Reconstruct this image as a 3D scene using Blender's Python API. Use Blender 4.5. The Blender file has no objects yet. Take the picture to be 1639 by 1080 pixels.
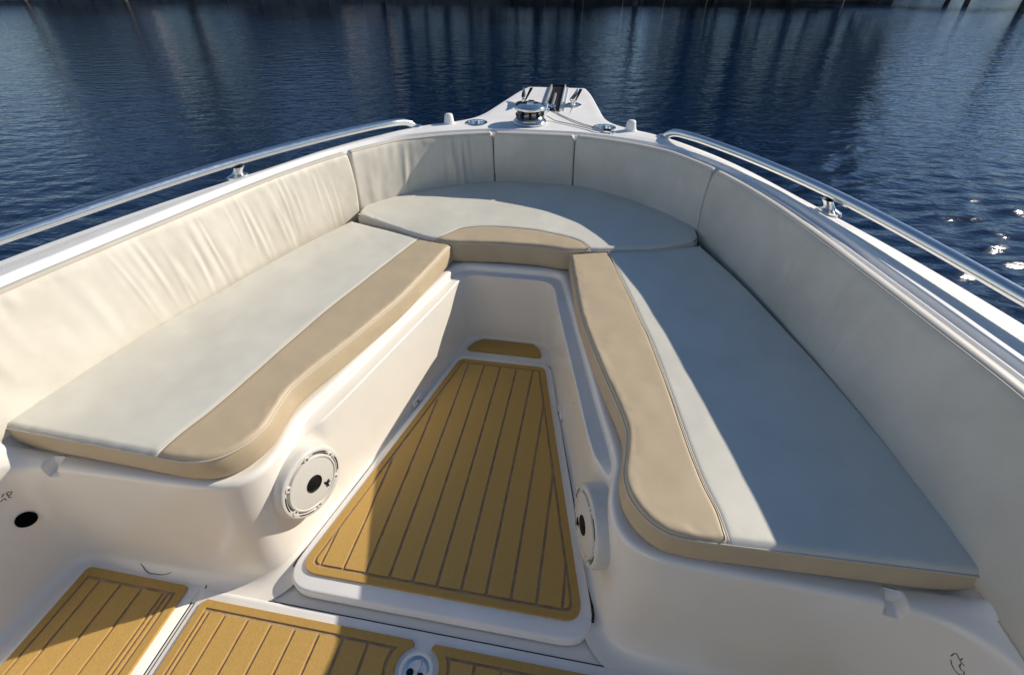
import bpy, bmesh, math, random
import numpy as np
from mathutils import Matrix, Vector

random.seed(4)
RNG = np.random.default_rng(11)
SC = bpy.context.scene
COL = SC.collection
R_ = math.radians

# ------------------------------------------------------------------ camera
cam_d = bpy.data.cameras.new('camera')
cam = bpy.data.objects.new('camera', cam_d)
COL.objects.link(cam)
cam_d.sensor_fit = 'HORIZONTAL'
cam_d.sensor_width = 36.0
cam_d.lens = 16.836
cam_d.clip_start = 0.02
cam_d.clip_end = 3000
right = Vector((0.98476388, 0.17366986, -0.00888178))
up = Vector((-0.10071544, 0.6112359, 0.78501406))
fwd = Vector((-0.14176214, 0.77215896, -0.61941427))
M = Matrix.Identity(4)
for i in range(3):
    M[i][0], M[i][1], M[i][2] = right[i], up[i], -fwd[i]
M[0][3], M[1][3], M[2][3] = 0.3353808, 0.44119629, 1.40832239
cam.matrix_world = M
SC.camera = cam

# ------------------------------------------------------------------ sky, sun, exposure
SUN_AZ, SUN_EL = R_(57.0), R_(29.4)          # azimuth from the bow (+y) towards starboard (+x)
world = bpy.data.worlds.new('World')
SC.world = world
world.use_nodes = True
nt = world.node_tree
bg = nt.nodes['Background']
sky = nt.nodes.new('ShaderNodeTexSky')
sky.sky_type = 'NISHITA'
sky.sun_disc = False
sky.sun_elevation = SUN_EL
sky.sun_rotation = SUN_AZ
sky.altitude = 0
sky.air_density = 0.85
sky.dust_density = 0.0
sky.ozone_density = 2.0
nt.links.new(sky.outputs[0], bg.inputs[0])
bg.inputs[1].default_value = 0.082
sun_d = bpy.data.lights.new('sun', 'SUN')
sun_d.energy = 3.8
sun_d.angle = R_(0.53)
sun_d.color = (1.0, 0.90, 0.76)
sun = bpy.data.objects.new('sun', sun_d)
COL.objects.link(sun)
sd = Vector((math.sin(SUN_AZ) * math.cos(SUN_EL), math.cos(SUN_AZ) * math.cos(SUN_EL), math.sin(SUN_EL)))
sun.rotation_euler = sd.to_track_quat('Z', 'Y').to_euler()
sun.location = sd * 30
vs = SC.view_settings
vs.view_transform = 'Standard'
vs.look = 'None'
vs.gamma = 1.0
vs.use_curve_mapping = False
vs.exposure = 0.42
SC.cycles.max_bounces = 10
SC.cycles.diffuse_bounces = 6
SC.cycles.glossy_bounces = 4

WATER_Z = -0.55

# ------------------------------------------------------------------ materials
def pmat(name, color, rough=0.5, metal=0.0, spec=0.5, coat=0.0, coat_rough=0.08, ior=None):
    m = bpy.data.materials.new(name)
    m.use_nodes = True
    b = m.node_tree.nodes['Principled BSDF']
    b.inputs['Base Color'].default_value = (*color, 1)
    b.inputs['Roughness'].default_value = rough
    b.inputs['Metallic'].default_value = metal
    b.inputs['Specular IOR Level'].default_value = spec
    b.inputs['Coat Weight'].default_value = coat
    b.inputs['Coat Roughness'].default_value = coat_rough
    if ior: b.inputs['IOR'].default_value = ior
    return m

def add_noise(m, scale=(1, 1, 1), nscale=10, detail=4, rough=0.55, c0=None, c1=None, lo=0.35, hi=0.65,
              bump=None, bdist=0.001, rough_rng=None, bump_scale=None, bdetail=3):
    """colour variation between c0 and c1 by noise in object space, and a bump from a second noise"""
    n, l = m.node_tree.nodes, m.node_tree.links
    b = n['Principled BSDF']
    tc = n.new('ShaderNodeTexCoord')
    mp = n.new('ShaderNodeMapping')
    mp.inputs['Scale'].default_value = scale
    l.new(tc.outputs['Object'], mp.inputs['Vector'])
    t = n.new('ShaderNodeTexNoise')
    t.inputs['Scale'].default_value = nscale
    t.inputs['Detail'].default_value = detail
    t.inputs['Roughness'].default_value = rough
    l.new(mp.outputs[0], t.inputs['Vector'])
    mr = n.new('ShaderNodeMapRange')
    mr.inputs['From Min'].default_value = lo
    mr.inputs['From Max'].default_value = hi
    l.new(t.outputs['Fac'], mr.inputs['Value'])
    if c0:
        mx = n.new('ShaderNodeMix'); mx.data_type = 'RGBA'
        mx.inputs[6].default_value = (*c0, 1); mx.inputs[7].default_value = (*c1, 1)
        l.new(mr.outputs[0], mx.inputs[0])
        l.new(mx.outputs[2], b.inputs['Base Color'])
    if rough_rng:
        rr = n.new('ShaderNodeMapRange')
        rr.inputs['To Min'].default_value, rr.inputs['To Max'].default_value = rough_rng
        l.new(t.outputs['Fac'], rr.inputs['Value'])
        l.new(rr.outputs[0], b.inputs['Roughness'])
    if bump:
        t2 = n.new('ShaderNodeTexNoise')
        t2.inputs['Scale'].default_value = bump_scale or nscale * 8
        t2.inputs['Detail'].default_value = bdetail
        l.new(mp.outputs[0], t2.inputs['Vector'])
        bp = n.new('ShaderNodeBump')
        bp.inputs['Strength'].default_value = bump
        bp.inputs['Distance'].default_value = bdist
        l.new(t2.outputs['Fac'], bp.inputs['Height'])
        l.new(bp.outputs[0], b.inputs['Normal'])
    return m

GEL = add_noise(pmat('gelcoat_cream', (.74, .70, .63), .32, coat=.3, coat_rough=.08), nscale=5, c0=(.815, .78, .71), c1=(.85, .815, .745),
                bump=.04, bdist=.0008, bump_scale=260, rough_rng=(.29, .35))
GELW = add_noise(pmat('gelcoat_white', (.80, .79, .77),   .5, spec=.3, coat=.0), nscale=6, c0=(.81, .805, .79), c1=(.87, .865, .85),
                 bump=.06, bdist=.0006, bump_scale=240, rough_rng=(.45, .6))
NONSKID = add_noise(pmat('nonskid_deck', (.72, .71, .67), .6), nscale=14, c0=(.74, .735, .71), c1=(.81, .805, .78),
                    bump=.9, bdist=.003, bump_scale=330, bdetail=1)
VINYL = add_noise(pmat('vinyl_seat_white', (.66, .67, .65), .46), nscale=7, c0=(.625, .61, .535), c1=(.685, .67, .59),
                  bump=.25, bdist=.0012, bump_scale=700, rough_rng=(.40, .56))
CREAM = add_noise(pmat('vinyl_backrest_cream', (.66, .63, .565), .48), nscale=6, c0=(.585, .547, .465), c1=(.66, .622, .54),
                  bump=.25, bdist=.0012, bump_scale=650, rough_rng=(.42, .58))
TAN = add_noise(pmat('vinyl_tan', (.52, .41, .27), .5), nscale=9, c0=(.485, .39, .26), c1=(.53, .43, .285),
                bump=.3, bdist=.0012, bump_scale=600, rough_rng=(.45, .6))
PIPING = pmat('vinyl_piping', (.55, .49, .40), .5)
THREAD = pmat('seam_thread', (.62, .58, .50), .7)
EVA = add_noise(pmat('foam_mat_gold', (.40, .25, .085), .75, spec=.3), scale=(1, .6, 1), nscale=240, detail=3, rough=.6,
                c0=(.46, .285, .08), c1=(.55, .35, .11), lo=.25, hi=.75, bump=.7, bdist=.0010, bump_scale=420)
EVAB = add_noise(pmat('foam_mat_border', (.37, .225, .075), .75, spec=.3), nscale=90, detail=5, rough=.7,
                 c0=(.42, .26, .07), c1=(.50, .315, .095), lo=.25, hi=.75, bump=.5, bdist=.0009, bump_scale=420)
CAULK = add_noise(pmat('foam_mat_groove', (.56, .45, .33), .8, spec=.2), nscale=30, c0=(.34, .235, .14), c1=(.46, .34, .22))
STEEL = add_noise(pmat('polished_steel', (.78, .78, .77), .10, metal=1), nscale=30, rough_rng=(.05, .2))
STEELR = add_noise(pmat('brushed_rail', (.80, .80, .79), .2, metal=1), nscale=40, scale=(1, 1, 1), rough_rng=(.12, .26))
BLACK = pmat('black_rubber', (.006, .006, .007), .6, spec=.25)
DARKGAP = pmat('dark_gap', (.03, .03, .032), .8)
GRILLE = pmat('speaker_grille', (.60, .585, .54), .5)
def perforate(m):
    n, l = m.node_tree.nodes, m.node_tree.links
    tc = n.new('ShaderNodeTexCoord'); v = n.new('ShaderNodeTexVoronoi'); v.inputs['Scale'].default_value = 560; v.inputs['Randomness'].default_value = .15
    l.new(tc.outputs['Object'], v.inputs['Vector'])
    r = n.new('ShaderNodeMapRange'); r.inputs['From Min'].default_value = .25; r.inputs['From Max'].default_value = .45
    l.new(v.outputs['Distance'], r.inputs['Value'])
    x = n.new('ShaderNodeMix'); x.data_type = 'RGBA'; x.inputs[6].default_value = (.60, .585, .54, 1); x.inputs[7].default_value = (.66, .645, .60, 1)
    l.new(r.outputs[0], x.inputs[0]); l.new(x.outputs[2], n['Principled BSDF'].inputs['Base Color'])
    b = n.new('ShaderNodeBump'); b.inputs['Strength'].default_value = .35; b.inputs['Distance'].default_value = .0008
    l.new(r.outputs[0], b.inputs['Height']); l.new(b.outputs[0], n['Principled BSDF'].inputs['Normal'])
perforate(GRILLE)
SPK = add_noise(pmat('speaker_plastic', (.66, .645, .60), .42), nscale=20, c0=(.62, .60, .555), c1=(.69, .675, .63),
                bump=.1, bdist=.0005, bump_scale=300)
WHITEPL = pmat('white_plastic', (.78, .77, .74), .35)
STAIN = pmat('brown_stain', (.16, .11, .06), .7)
HOLE = pmat('hole_black', (.004, .004, .004), 1.0, spec=0.0)
HAIR = pmat('dark_strand', (.12, .11, .10), .7)
CORD = pmat('tan_cord', (.42, .38, .32), .8)
HULLM = pmat('hull_paint', (.80, .79, .77), .2, coat=.4)
BARK = add_noise(pmat('bark', (.09, .07, .05), .9), nscale=8, c0=(.06, .045, .03), c1=(.14, .11, .085), bump=.6, bdist=.03, bump_scale=20)
LEAF = add_noise(pmat('leaf_dark', (.04, .065, .025), .55), nscale=1.2, c0=(.022, .04, .016), c1=(.06, .09, .035))
LEAF2 = add_noise(pmat('leaf_mid', (.06, .085, .03), .55), nscale=1.2, c0=(.035, .055, .02), c1=(.085, .11, .045))
WOOD = add_noise(pmat('weathered_wood', (.12, .10, .085), .85), scale=(1, 6, 1), nscale=4, c0=(.035, .03, .026), c1=(.085, .073, .06), bump=.4, bdist=.01, bump_scale=30)
CONC = add_noise(pmat('seawall_concrete', (.16, .155, .145), .9), nscale=2, c0=(.10, .10, .095), c1=(.22, .21, .20), bump=.5, bdist=.02, bump_scale=14)
STUCCO = add_noise(pmat('stucco', (.62, .59, .53), .85), nscale=3, c0=(.56, .53, .47), c1=(.67, .64, .58))
ROOFM = add_noise(pmat('roof_shingle', (.16, .13, .12), .9), nscale=12, c0=(.11, .09, .085), c1=(.21, .17, .155), bump=.5, bdist=.03)
GLASS = pmat('window_glass', (.03, .04, .05), .06)
GRASSM = add_noise(pmat('lawn', (.06, .085, .03), .9), nscale=2, c0=(.04, .06, .02), c1=(.085, .11, .045), bump=.6, bdist=.05, bump_scale=20)

# ------------------------------------------------------------------ mesh helpers
ORG = {}
def root(name, label, cat, loc=(0, 0, 0), group=None):
    o = bpy.data.objects.new(name, None)
    COL.objects.link(o)
    o.location = loc
    o.empty_display_size = .1
    tag(o, label, cat, group)
    ORG[o.name] = Vector(loc)
    return o

def tag(o, label=None, cat=None, group=None, kind=None):
    if label: o['label'] = label
    if cat: o['category'] = cat
    if group: o['group'] = group
    if kind: o['kind'] = kind
    return o

def mk(name, verts, faces, mat, parent=None, smooth=True, sharp=None):
    """verts in world space; one mesh object"""
    v = np.asarray(verts, float)
    off = Vector((0, 0, 0))
    if parent is not None:
        off = ORG[parent.name]
        v = v - np.array(off)
    me = bpy.data.meshes.new(name)
    me.from_pydata(v.tolist(), [], [list(map(int, f)) for f in faces])
    me.update()
    if smooth:
        me.polygons.foreach_set('use_smooth', [True] * len(me.polygons))
        if sharp is not None and hasattr(me, 'set_sharp_from_angle'):
            me.set_sharp_from_angle(angle=R_(sharp))
    mats = mat if isinstance(mat, (list, tuple)) else [mat]
    for m in mats: me.materials.append(m)
    o = bpy.data.objects.new(name, me)
    COL.objects.link(o)
    if parent is not None:
        o.parent = parent
    ORG[o.name] = off
    return o

def fix_normals(o):
    bm = bmesh.new(); bm.from_mesh(o.data)
    bmesh.ops.recalc_face_normals(bm, faces=bm.faces)
    bm.to_mesh(o.data); bm.free()
    return o

class MB:
    """collects shapes into one mesh"""
    def __init__(s): s.v = []; s.f = []
    def add(s, v, f):
        b = len(s.v)
        s.v += [tuple(map(float, p)) for p in v]
        s.f += [[i + b for i in q] for q in f]
        return s
    def build(s, name, mat, parent=None, smooth=True, sharp=35):
        o = mk(name, s.v, s.f, mat, parent, smooth, None)
        fix_normals(o)
        if smooth and sharp and hasattr(o.data, 'set_sharp_from_angle'):
            o.data.set_sharp_from_angle(angle=R_(sharp))
        return o

def grid_faces(nr, nc, closed=False):
    f = []
    for i in range(nr - 1):
        for j in range(nc - 1 if not closed else nc):
            k = (j + 1) % nc
            f.append((i * nc + j, i * nc + k, (i + 1) * nc + k, (i + 1) * nc + j))
    return f

def tube(path, r, seg=10, cap=True, closed=False):
    P = np.asarray(path, float)
    n = len(P)
    rr = np.full(n, r) if np.isscalar(r) else np.asarray(r, float)
    T = np.gradient(P, axis=0)
    if closed:
        T = np.roll(P, -1, 0) - np.roll(P, 1, 0)
    T /= np.linalg.norm(T, axis=1)[:, None] + 1e-12
    ref = np.array([0, 0, 1.]) if abs(T[0][2]) < .9 else np.array([1., 0, 0])
    N = np.cross(T[0], ref); N /= np.linalg.norm(N)
    V = []
    for i in range(n):
        N = N - T[i] * (N @ T[i]); N /= np.linalg.norm(N)
        B = np.cross(T[i], N)
        for k in range(seg):
            a = 2 * math.pi * k / seg
            V.append(P[i] + rr[i] * (math.cos(a) * N + math.sin(a) * B))
    f = grid_faces(n, seg, True)
    if closed:
        b = (n - 1) * seg
        f += [(b + k, b + (k + 1) % seg, (k + 1) % seg, k) for k in range(seg)]
    elif cap:
        f.append(tuple(range(seg))[::-1]); f.append(tuple((n - 1) * seg + k for k in range(seg)))
    return V, f

def lathe(prof, seg=32, Mx=None, cap0=False, cap1=False):
    V = []
    for r, z in prof:
        for k in range(seg):
            a = 2 * math.pi * k / seg
            p = Vector((r * math.cos(a), r * math.sin(a), z))
            V.append(tuple(Mx @ p) if Mx else tuple(p))
    f = grid_faces(len(prof), seg, True)
    if cap0: f.append(tuple(range(seg))[::-1])
    if cap1: f.append(tuple((len(prof) - 1) * seg + k for k in range(seg)))
    return V, f

def box(c, s, Mx=None, bev=0.0):
    bm = bmesh.new()
    bmesh.ops.create_cube(bm, size=1)
    for v in bm.verts: v.co = Vector((v.co.x * s[0], v.co.y * s[1], v.co.z * s[2]))
    if bev: bmesh.ops.bevel(bm, geom=bm.edges[:], offset=bev, segments=2, affect='EDGES', profile=.5)
    V = []
    for v in bm.verts:
        p = v.co.copy()
        if Mx: p = Mx @ p
        V.append(tuple(p + Vector(c)))
    bm.verts.index_update()
    f = [[v.index for v in q.verts] for q in bm.faces]
    bm.free()
    return V, f

def round_poly(pts, rad, seg=6):
    out = []
    n = len(pts)
    for i in range(n):
        p0, p, p1 = np.array(pts[i - 1], float), np.array(pts[i], float), np.array(pts[(i + 1) % n], float)
        r = rad[i] if isinstance(rad, (list, tuple)) else rad
        a, b = p0 - p, p1 - p
        la, lb = np.linalg.norm(a), np.linalg.norm(b)
        a /= la; b /= lb
        ang = math.acos(max(-1, min(1, a @ b)))
        if r <= 0 or ang > 3.1:
            out.append(tuple(p)); continue
        d = min(r / math.tan(ang / 2), la * .45, lb * .45)
        q0, q1 = p + a * d, p + b * d
        for k in range(seg + 1):
            t = k / seg
            out.append(tuple((1 - t) ** 2 * q0 + 2 * t * (1 - t) * p + t * t * q1))
    return out

def area2(P):
    P = np.asarray(P); x, y = P[:, 0], P[:, 1]
    return .5 * np.sum(x * np.roll(y, -1) - y * np.roll(x, -1))

def offset_poly(P, d):
    """shrink a closed ccw outline by d"""
    P = np.asarray(P, float)
    e = np.roll(P, -1, 0) - P
    l = np.linalg.norm(e, axis=1); e = e / (l[:, None] + 1e-12)
    nrm = np.stack([-e[:, 1], e[:, 0]], 1)
    n = nrm + np.roll(nrm, 1, 0)
    n /= np.maximum(np.linalg.norm(n, axis=1)[:, None], 1e-9)
    c = np.clip(np.sum(n * nrm, 1), .5, 1)
    return P + n * (d / c)[:, None]

def dedupe(P, eps=1e-5):
    out = []
    for p in P:
        if not out or math.hypot(p[0] - out[-1][0], p[1] - out[-1][1]) > eps: out.append(tuple(p))
    if len(out) > 1 and math.hypot(out[0][0] - out[-1][0], out[0][1] - out[-1][1]) < eps: out.pop()
    return out

def slab(P, z0, z1, bev):
    P = np.array(dedupe(P))
    if area2(P) < 0: P = P[::-1]
    n = len(P)
    rings = [(0, z0), (0, z1 - bev), (bev * .3, z1 - bev * .3), (bev, z1)]
    V = []
    for d, z in rings:
        Q = offset_poly(P, d) if d else P
        V += [(q[0], q[1], z) for q in Q]
    f = grid_faces(len(rings), n, True)
    f.append(tuple((len(rings) - 1) * n + k for k in range(n)))
    return V, f

def clip(P, axis, val, keep_less):
    out = []
    n = len(P)
    for i in range(n):
        a, b = P[i], P[(i + 1) % n]
        ia = (a[axis] <= val) == keep_less
        ib = (b[axis] <= val) == keep_less
        if ia: out.append(a)
        if ia != ib:
            t = (val - a[axis]) / (b[axis] - a[axis])
            out.append((a[0] + t * (b[0] - a[0]), a[1] + t * (b[1] - a[1])))
    return out

def pchip(A, per=None, n=None):
    """shape-preserving curve through the rows of A, by chord length of the first two columns"""
    A = np.asarray(A, float)
    d = np.linalg.norm(np.diff(A[:, :2], axis=0), axis=1)
    t = np.concatenate([[0], np.cumsum(np.maximum(d, 1e-6))])
    h = np.diff(t)[:, None]
    s = np.diff(A, axis=0) / h
    m = np.zeros_like(A)
    m[0], m[-1] = s[0], s[-1]
    w1 = 2 * h[1:] + h[:-1]; w2 = h[1:] + 2 * h[:-1]
    ok = s[:-1] * s[1:] > 0
    with np.errstate(divide='ignore', invalid='ignore'):
        hm = (w1 + w2) / (w1 / s[:-1] + w2 / s[1:])
    m[1:-1] = np.where(ok, hm, 0)
    if per:
        tt = np.unique(np.concatenate([np.linspace(t[i], t[i + 1], per + 1) for i in range(len(t) - 1)]))
    else:
        tt = np.linspace(0, t[-1], n)
    i = np.clip(np.searchsorted(t, tt, side='right') - 1, 0, len(t) - 2)
    hh = (t[i + 1] - t[i])[:, None]
    u = ((tt - t[i])[:, None]) / hh
    return ((2 * u ** 3 - 3 * u ** 2 + 1) * A[i] + (u ** 3 - 2 * u ** 2 + u) * hh * m[i]
            + (-2 * u ** 3 + 3 * u ** 2) * A[i + 1] + (u ** 3 - u ** 2) * hh * m[i + 1])

def smooth_cols(A, it=2):
    A = A.copy()
    for _ in range(it):
        A[1:-1] = .25 * A[:-2] + .5 * A[1:-1] + .25 * A[2:]
    return A

def resample(P, n):
    P = np.asarray(P, float)
    d = np.concatenate([[0], np.cumsum(np.linalg.norm(np.diff(P[:, :2], axis=0), axis=1))])
    t = np.linspace(0, d[-1], n)
    return np.stack([np.interp(t, d, P[:, k]) for k in range(P.shape[1])], 1)

def seg_dist(X, Y, L):
    """distance from points to a closed polyline"""
    L = np.asarray(L, float)
    best = np.full(X.shape, 1e9)
    for i in range(len(L)):
        a, b = L[i], L[(i + 1) % len(L)]
        ab = b - a; q = ab @ ab + 1e-12
        t = np.clip(((X - a[0]) * ab[0] + (Y - a[1]) * ab[1]) / q, 0, 1)
        best = np.minimum(best, np.hypot(X - a[0] - t * ab[0], Y - a[1] - t * ab[1]))
    return best

def vnoise(x, y, seed=0):
    """smooth 2-D value noise in -1..1"""
    r = np.random.default_rng(seed).uniform(-1, 1, (64, 64))
    xi, yi = np.floor(x).astype(int), np.floor(y).astype(int)
    u, v = x - xi, y - yi
    u = u * u * (3 - 2 * u); v = v * v * (3 - 2 * v)
    g = lambda a, b: r[a % 64, b % 64]
    return ((g(xi, yi) * (1 - u) + g(xi + 1, yi) * u) * (1 - v) + (g(xi, yi + 1) * (1 - u) + g(xi + 1, yi + 1) * u) * v)

def mirror_join(A, xcols):
    """right half columns (centre to aft) -> full path port aft ... centre ... starboard aft"""
    L = A[::-1].copy()
    for c in xcols: L[:, c] *= -1
    return np.concatenate([L[:-1], A])

def normals2(P, closed=False):
    T = np.gradient(P, axis=0)
    T /= np.linalg.norm(T, axis=1)[:, None] + 1e-12
    return np.stack([-T[:, 1], T[:, 0]], 1)

# ================================================================== WATER
def build_water():
    na, nr = 1150, 560
    cx, cy = 0.0, 1.0
    az = np.linspace(R_(-112), R_(100), na)
    r = 0.6 * (75 / 0.6) ** np.linspace(0, 1, nr)
    Rr, A = np.meshgrid(r, az, indexing='ij')
    X = cx + Rr * np.sin(A); Y = cy + Rr * np.cos(A)
    Z = np.zeros_like(X)
    sp = np.maximum(Rr * (math.log(75 / .6) / nr), Rr * (R_(212) / na)) * 1.2
    rg = np.random.default_rng(5)
    for k in range(80):
        lam = 0.11 * (1.3 / 0.11) ** (k / 79)
        th = R_(118) + rg.normal(0, .42)             # travel direction of the ripples
        a = .0020 * lam / .25 * math.exp(-(math.log(lam / .27) / .62) ** 2) * 1.0 + .00018 * lam
        a *= rg.uniform(.5, 1.3)
        kx, ky = math.cos(th) * 2 * math.pi / lam, math.sin(th) * 2 * math.pi / lam
        fade = np.clip((lam / sp - 2.2) / 2.5, 0, 1)
        Z += a * fade * np.sin(kx * X + ky * Y + rg.uniform(0, 6.28))
    gust = .62 + .5 * vnoise(X * .16 + 9, Y * .22, 3) + .22 * vnoise(X * .5, Y * .6 + 4, 6)
    Z = WATER_Z + Z * np.clip(gust, .2, 1.25)
    V = np.stack([X, Y, Z], -1).reshape(-1, 3)
    me = bpy.data.meshes.new('water')
    nF = (nr - 1) * (na - 1)
    i, j = np.meshgrid(np.arange(nr - 1), np.arange(na - 1), indexing='ij')
    b = (i * na + j).ravel()
    F = np.stack([b, b + na, b + na + 1, b + 1], 1)
    # the far, calm remainder: a ring out to the horizon, and the sector behind the boat
    ex_v, ex_f = [], []
    n0 = len(V)
    def addv(x, y): ex_v.append((x, y, WATER_Z - .004)); return n0 + len(ex_v) - 1
    m = 64
    for rr0, rr1, a0, a1 in ((75, 900, -112, 100), (0.0, 900, 100, 248)):
        ids = []
        for k in range(m + 1):
            t = R_(a0 + (a1 - a0) * k / m)
            ids.append((addv(cx + rr0 * math.sin(t), cy + rr0 * math.cos(t)), addv(cx + rr1 * math.sin(t), cy + rr1 * math.cos(t))))
        for k in range(m):
            ex_f.append((ids[k][0], ids[k][1], ids[k + 1][1], ids[k + 1][0]))
    V = np.concatenate([V, np.array(ex_v)])
    F = np.concatenate([F, np.array(ex_f)])
    me.vertices.add(len(V)); me.vertices.foreach_set('co', V.ravel())
    me.loops.add(4 * len(F)); me.polygons.add(len(F))
    me.polygons.foreach_set('loop_start', np.arange(len(F)) * 4)
    me.polygons.foreach_set('loop_total', np.full(len(F), 4))
    me.loops.foreach_set('vertex_index', F.ravel())
    me.polygons.foreach_set('use_smooth', np.ones(len(F), bool))
    me.update(); me.validate()
    m = pmat('harbour_water', (.0016, .0135, .044), .125, ior=1.333)
    n, l = m.node_tree.nodes, m.node_tree.links
    tc = n.new('ShaderNodeTexCoord')
    hs = None
    for sc, st, rot, amp in (((1, 1, 1), 5.0, .5, .028), ((1, 1, 1), 12, .5, .012), ((1, 1, 1), 2.2, .5, .02)):
        mp = n.new('ShaderNodeMapping')
        mp.inputs['Rotation'].default_value = (0, 0, -R_(28))
        mp.inputs['Scale'].default_value = (.55, 1.25, 1)
        l.new(tc.outputs['Object'], mp.inputs['Vector'])
        t = n.new('ShaderNodeTexNoise')
        t.inputs['Scale'].default_value = st
        t.inputs['Detail'].default_value = 2
        t.inputs['Distortion'].default_value = .4
        l.new(mp.outputs[0], t.inputs['Vector'])
        mu = n.new('ShaderNodeMath'); mu.operation = 'MULTIPLY'; mu.inputs[1].default_value = amp
        l.new(t.outputs['Fac'], mu.inputs[0])
        if hs is None: hs = mu
        else:
            ad = n.new('ShaderNodeMath'); ad.operation = 'ADD'
            l.new(hs.outputs[0], ad.inputs[0]); l.new(mu.outputs[0], ad.inputs[1]); hs = ad
    bp = n.new('ShaderNodeBump'); bp.inputs['Strength'].default_value = .75; bp.inputs['Distance'].default_value = 1.0
    l.new(hs.outputs[0], bp.inputs['Height'])
    l.new(bp.outputs[0], n['Principled BSDF'].inputs['Normal'])
    me.materials.append(m)
    o = bpy.data.objects.new('water', me); COL.objects.link(o)
    tag(o, kind='structure')
build_water()

# ================================================================== FAR SHORE
def shore_y(x): return 36.6 - .0022 * (x + 10) ** 2 if x > -60 else 30
def build_shore():
    # land behind the seawall
    xs = np.linspace(-120, 13, 60)
    V = []
    for x in xs:
        y = shore_y(x)
        V += [(x, y + .30, .62), (x, y + 8, .9), (x, y + 160, 1.4)]
    V = np.array(V)
    f = []
    for i in range(59):
        for k in range(2): f.append((i * 3 + k, i * 3 + 3 + k, i * 3 + 4 + k, i * 3 + 1 + k))
    tag(mk('ground', V, f, GRASSM), kind='structure')
    a = np.linspace(R_(20), R_(60), 24)
    V = [(d * math.sin(t), d * math.cos(t), z) for t in a for d, z in ((86, -.8), (87.5, .3), (140, .9))]
    f = [(i * 3 + k, i * 3 + 3 + k, i * 3 + 4 + k, i * 3 + 1 + k) for i in range(23) for k in range(2)]
    tag(mk('far_shore', V, f, GRASSM), kind='structure')
    a = np.linspace(R_(-75), R_(75), 220)  # added ridge that keeps the bright low sky out of the water reflections
    prof = 7.5 + 2.2 * vnoise(a * 9, a * 0 + .3, 71) + 1.3 * vnoise(a * 31, a * 0 + .7, 72) + .7 * vnoise(a * 90, a * 0, 73)
    prof *= .45 + .55 * np.exp(-(a / R_(26)) ** 4)
    V = []
    for t, hh in zip(a, prof):
        for d, z in ((150, .6), (156, hh * .55), (164, hh * .9), (178, hh), (230, hh * .8)):
            V.append((d * math.sin(t), d * math.cos(t), z))
    f = [(i * 5 + k, i * 5 + 5 + k, i * 5 + 6 + k, i * 5 + 1 + k) for i in range(219) for k in range(4)]
    tag(mk('horizon_screen_ridge', V, f, LEAF), kind='structure')
    # seawall of upright panels with a cap
    w = root('seawall', 'low dark concrete seawall along the far shore of the water', 'seawall', (0, 34, WATER_Z))
    x = -112.0
    while x < 12.9:
        y0, y1 = shore_y(x), shore_y(x + 2.4)
        mb = MB()
        ang = math.atan2(y1 - y0, 2.4)
        mb.add(*box((x + 1.2, (y0 + y1) / 2, -.42), (2.36, .2, 2.1), Matrix.Rotation(ang, 3, 'Z'), .02))
        mb.build('panel', CONC, w)
        mb = MB(); mb.add(*box((x + 1.2, (y0 + y1) / 2 - .02, .70), (2.395, .42, .14), Matrix.Rotation(ang, 3, 'Z'), .02))
        mb.build('cap', CONC, w)
        x += 2.4
    # timber dock running out over open water at the right
    d = root('wooden_dock', 'long dark timber dock on pilings along the far side of the water', 'dock', (8, 30, WATER_Z))
    x = -6.0; k = 0
    ydk = lambda x: 34.4 - .03 * (x + 6) - .0016 * (x + 6) ** 2
    while x < 30:
        y = ydk(x)
        mb = MB(); mb.add(*box((x, y + .9, .28), (.27, 2.0, .045), None, .004))
        mb.build('deck_board', WOOD, d)
        if k % 14 == 0:
            for dy in (0.02, 1.75):
                mb = MB()
                mb.add(*tube([(x, y + dy, -2.2), (x + random.uniform(-.03, .03), y + dy, .25)], [.13, .12], 10))
                mb.build('piling', WOOD, d)
        x += .28; k += 1
    mb = MB()
    pts = [(x, ydk(x) - .03, .14) for x in np.linspace(-6, 30, 40)]
    mb.add(*tube(pts, .1, 4)); mb.build('stringer', WOOD, d)
    # mooring poles with pale caps
    for i, (px, py, h, lab) in enumerate(((-38.5, 33.2, 3.6, 'tall weathered mooring pole standing in the water at the far left shore'),
                               (-31.0, 33.4, 3.9, 'weathered mooring pole before the left end of the far seawall'),
                               (1.35, 31.0, 3.4, 'lone mooring pole in the bright gap between the far trees'),
                               (17.6, 28.8, 3.0, 'mooring pole beside the open right part of the far dock'),
                               (-13.2, 33.0, 3.3, 'mooring pole before the tall dark trees on the far shore'))):
        t = root('mooring_pole', lab, 'pole', (px, py, WATER_Z), 'mooring poles along the far shore')
        mb = MB(); mb.add(*tube([(px, py, -2.4), (px + .05, py, h)], [.16, .14], 10)); mb.build('pole', WOOD, t)
        mb = MB(); mb.add(*lathe([(.0, .30), (.16, .02), (.16, -.06)], 12, Matrix.Translation((px + .05, py, h)))); mb.build('cap', WOOD, t)
build_shore()

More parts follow.
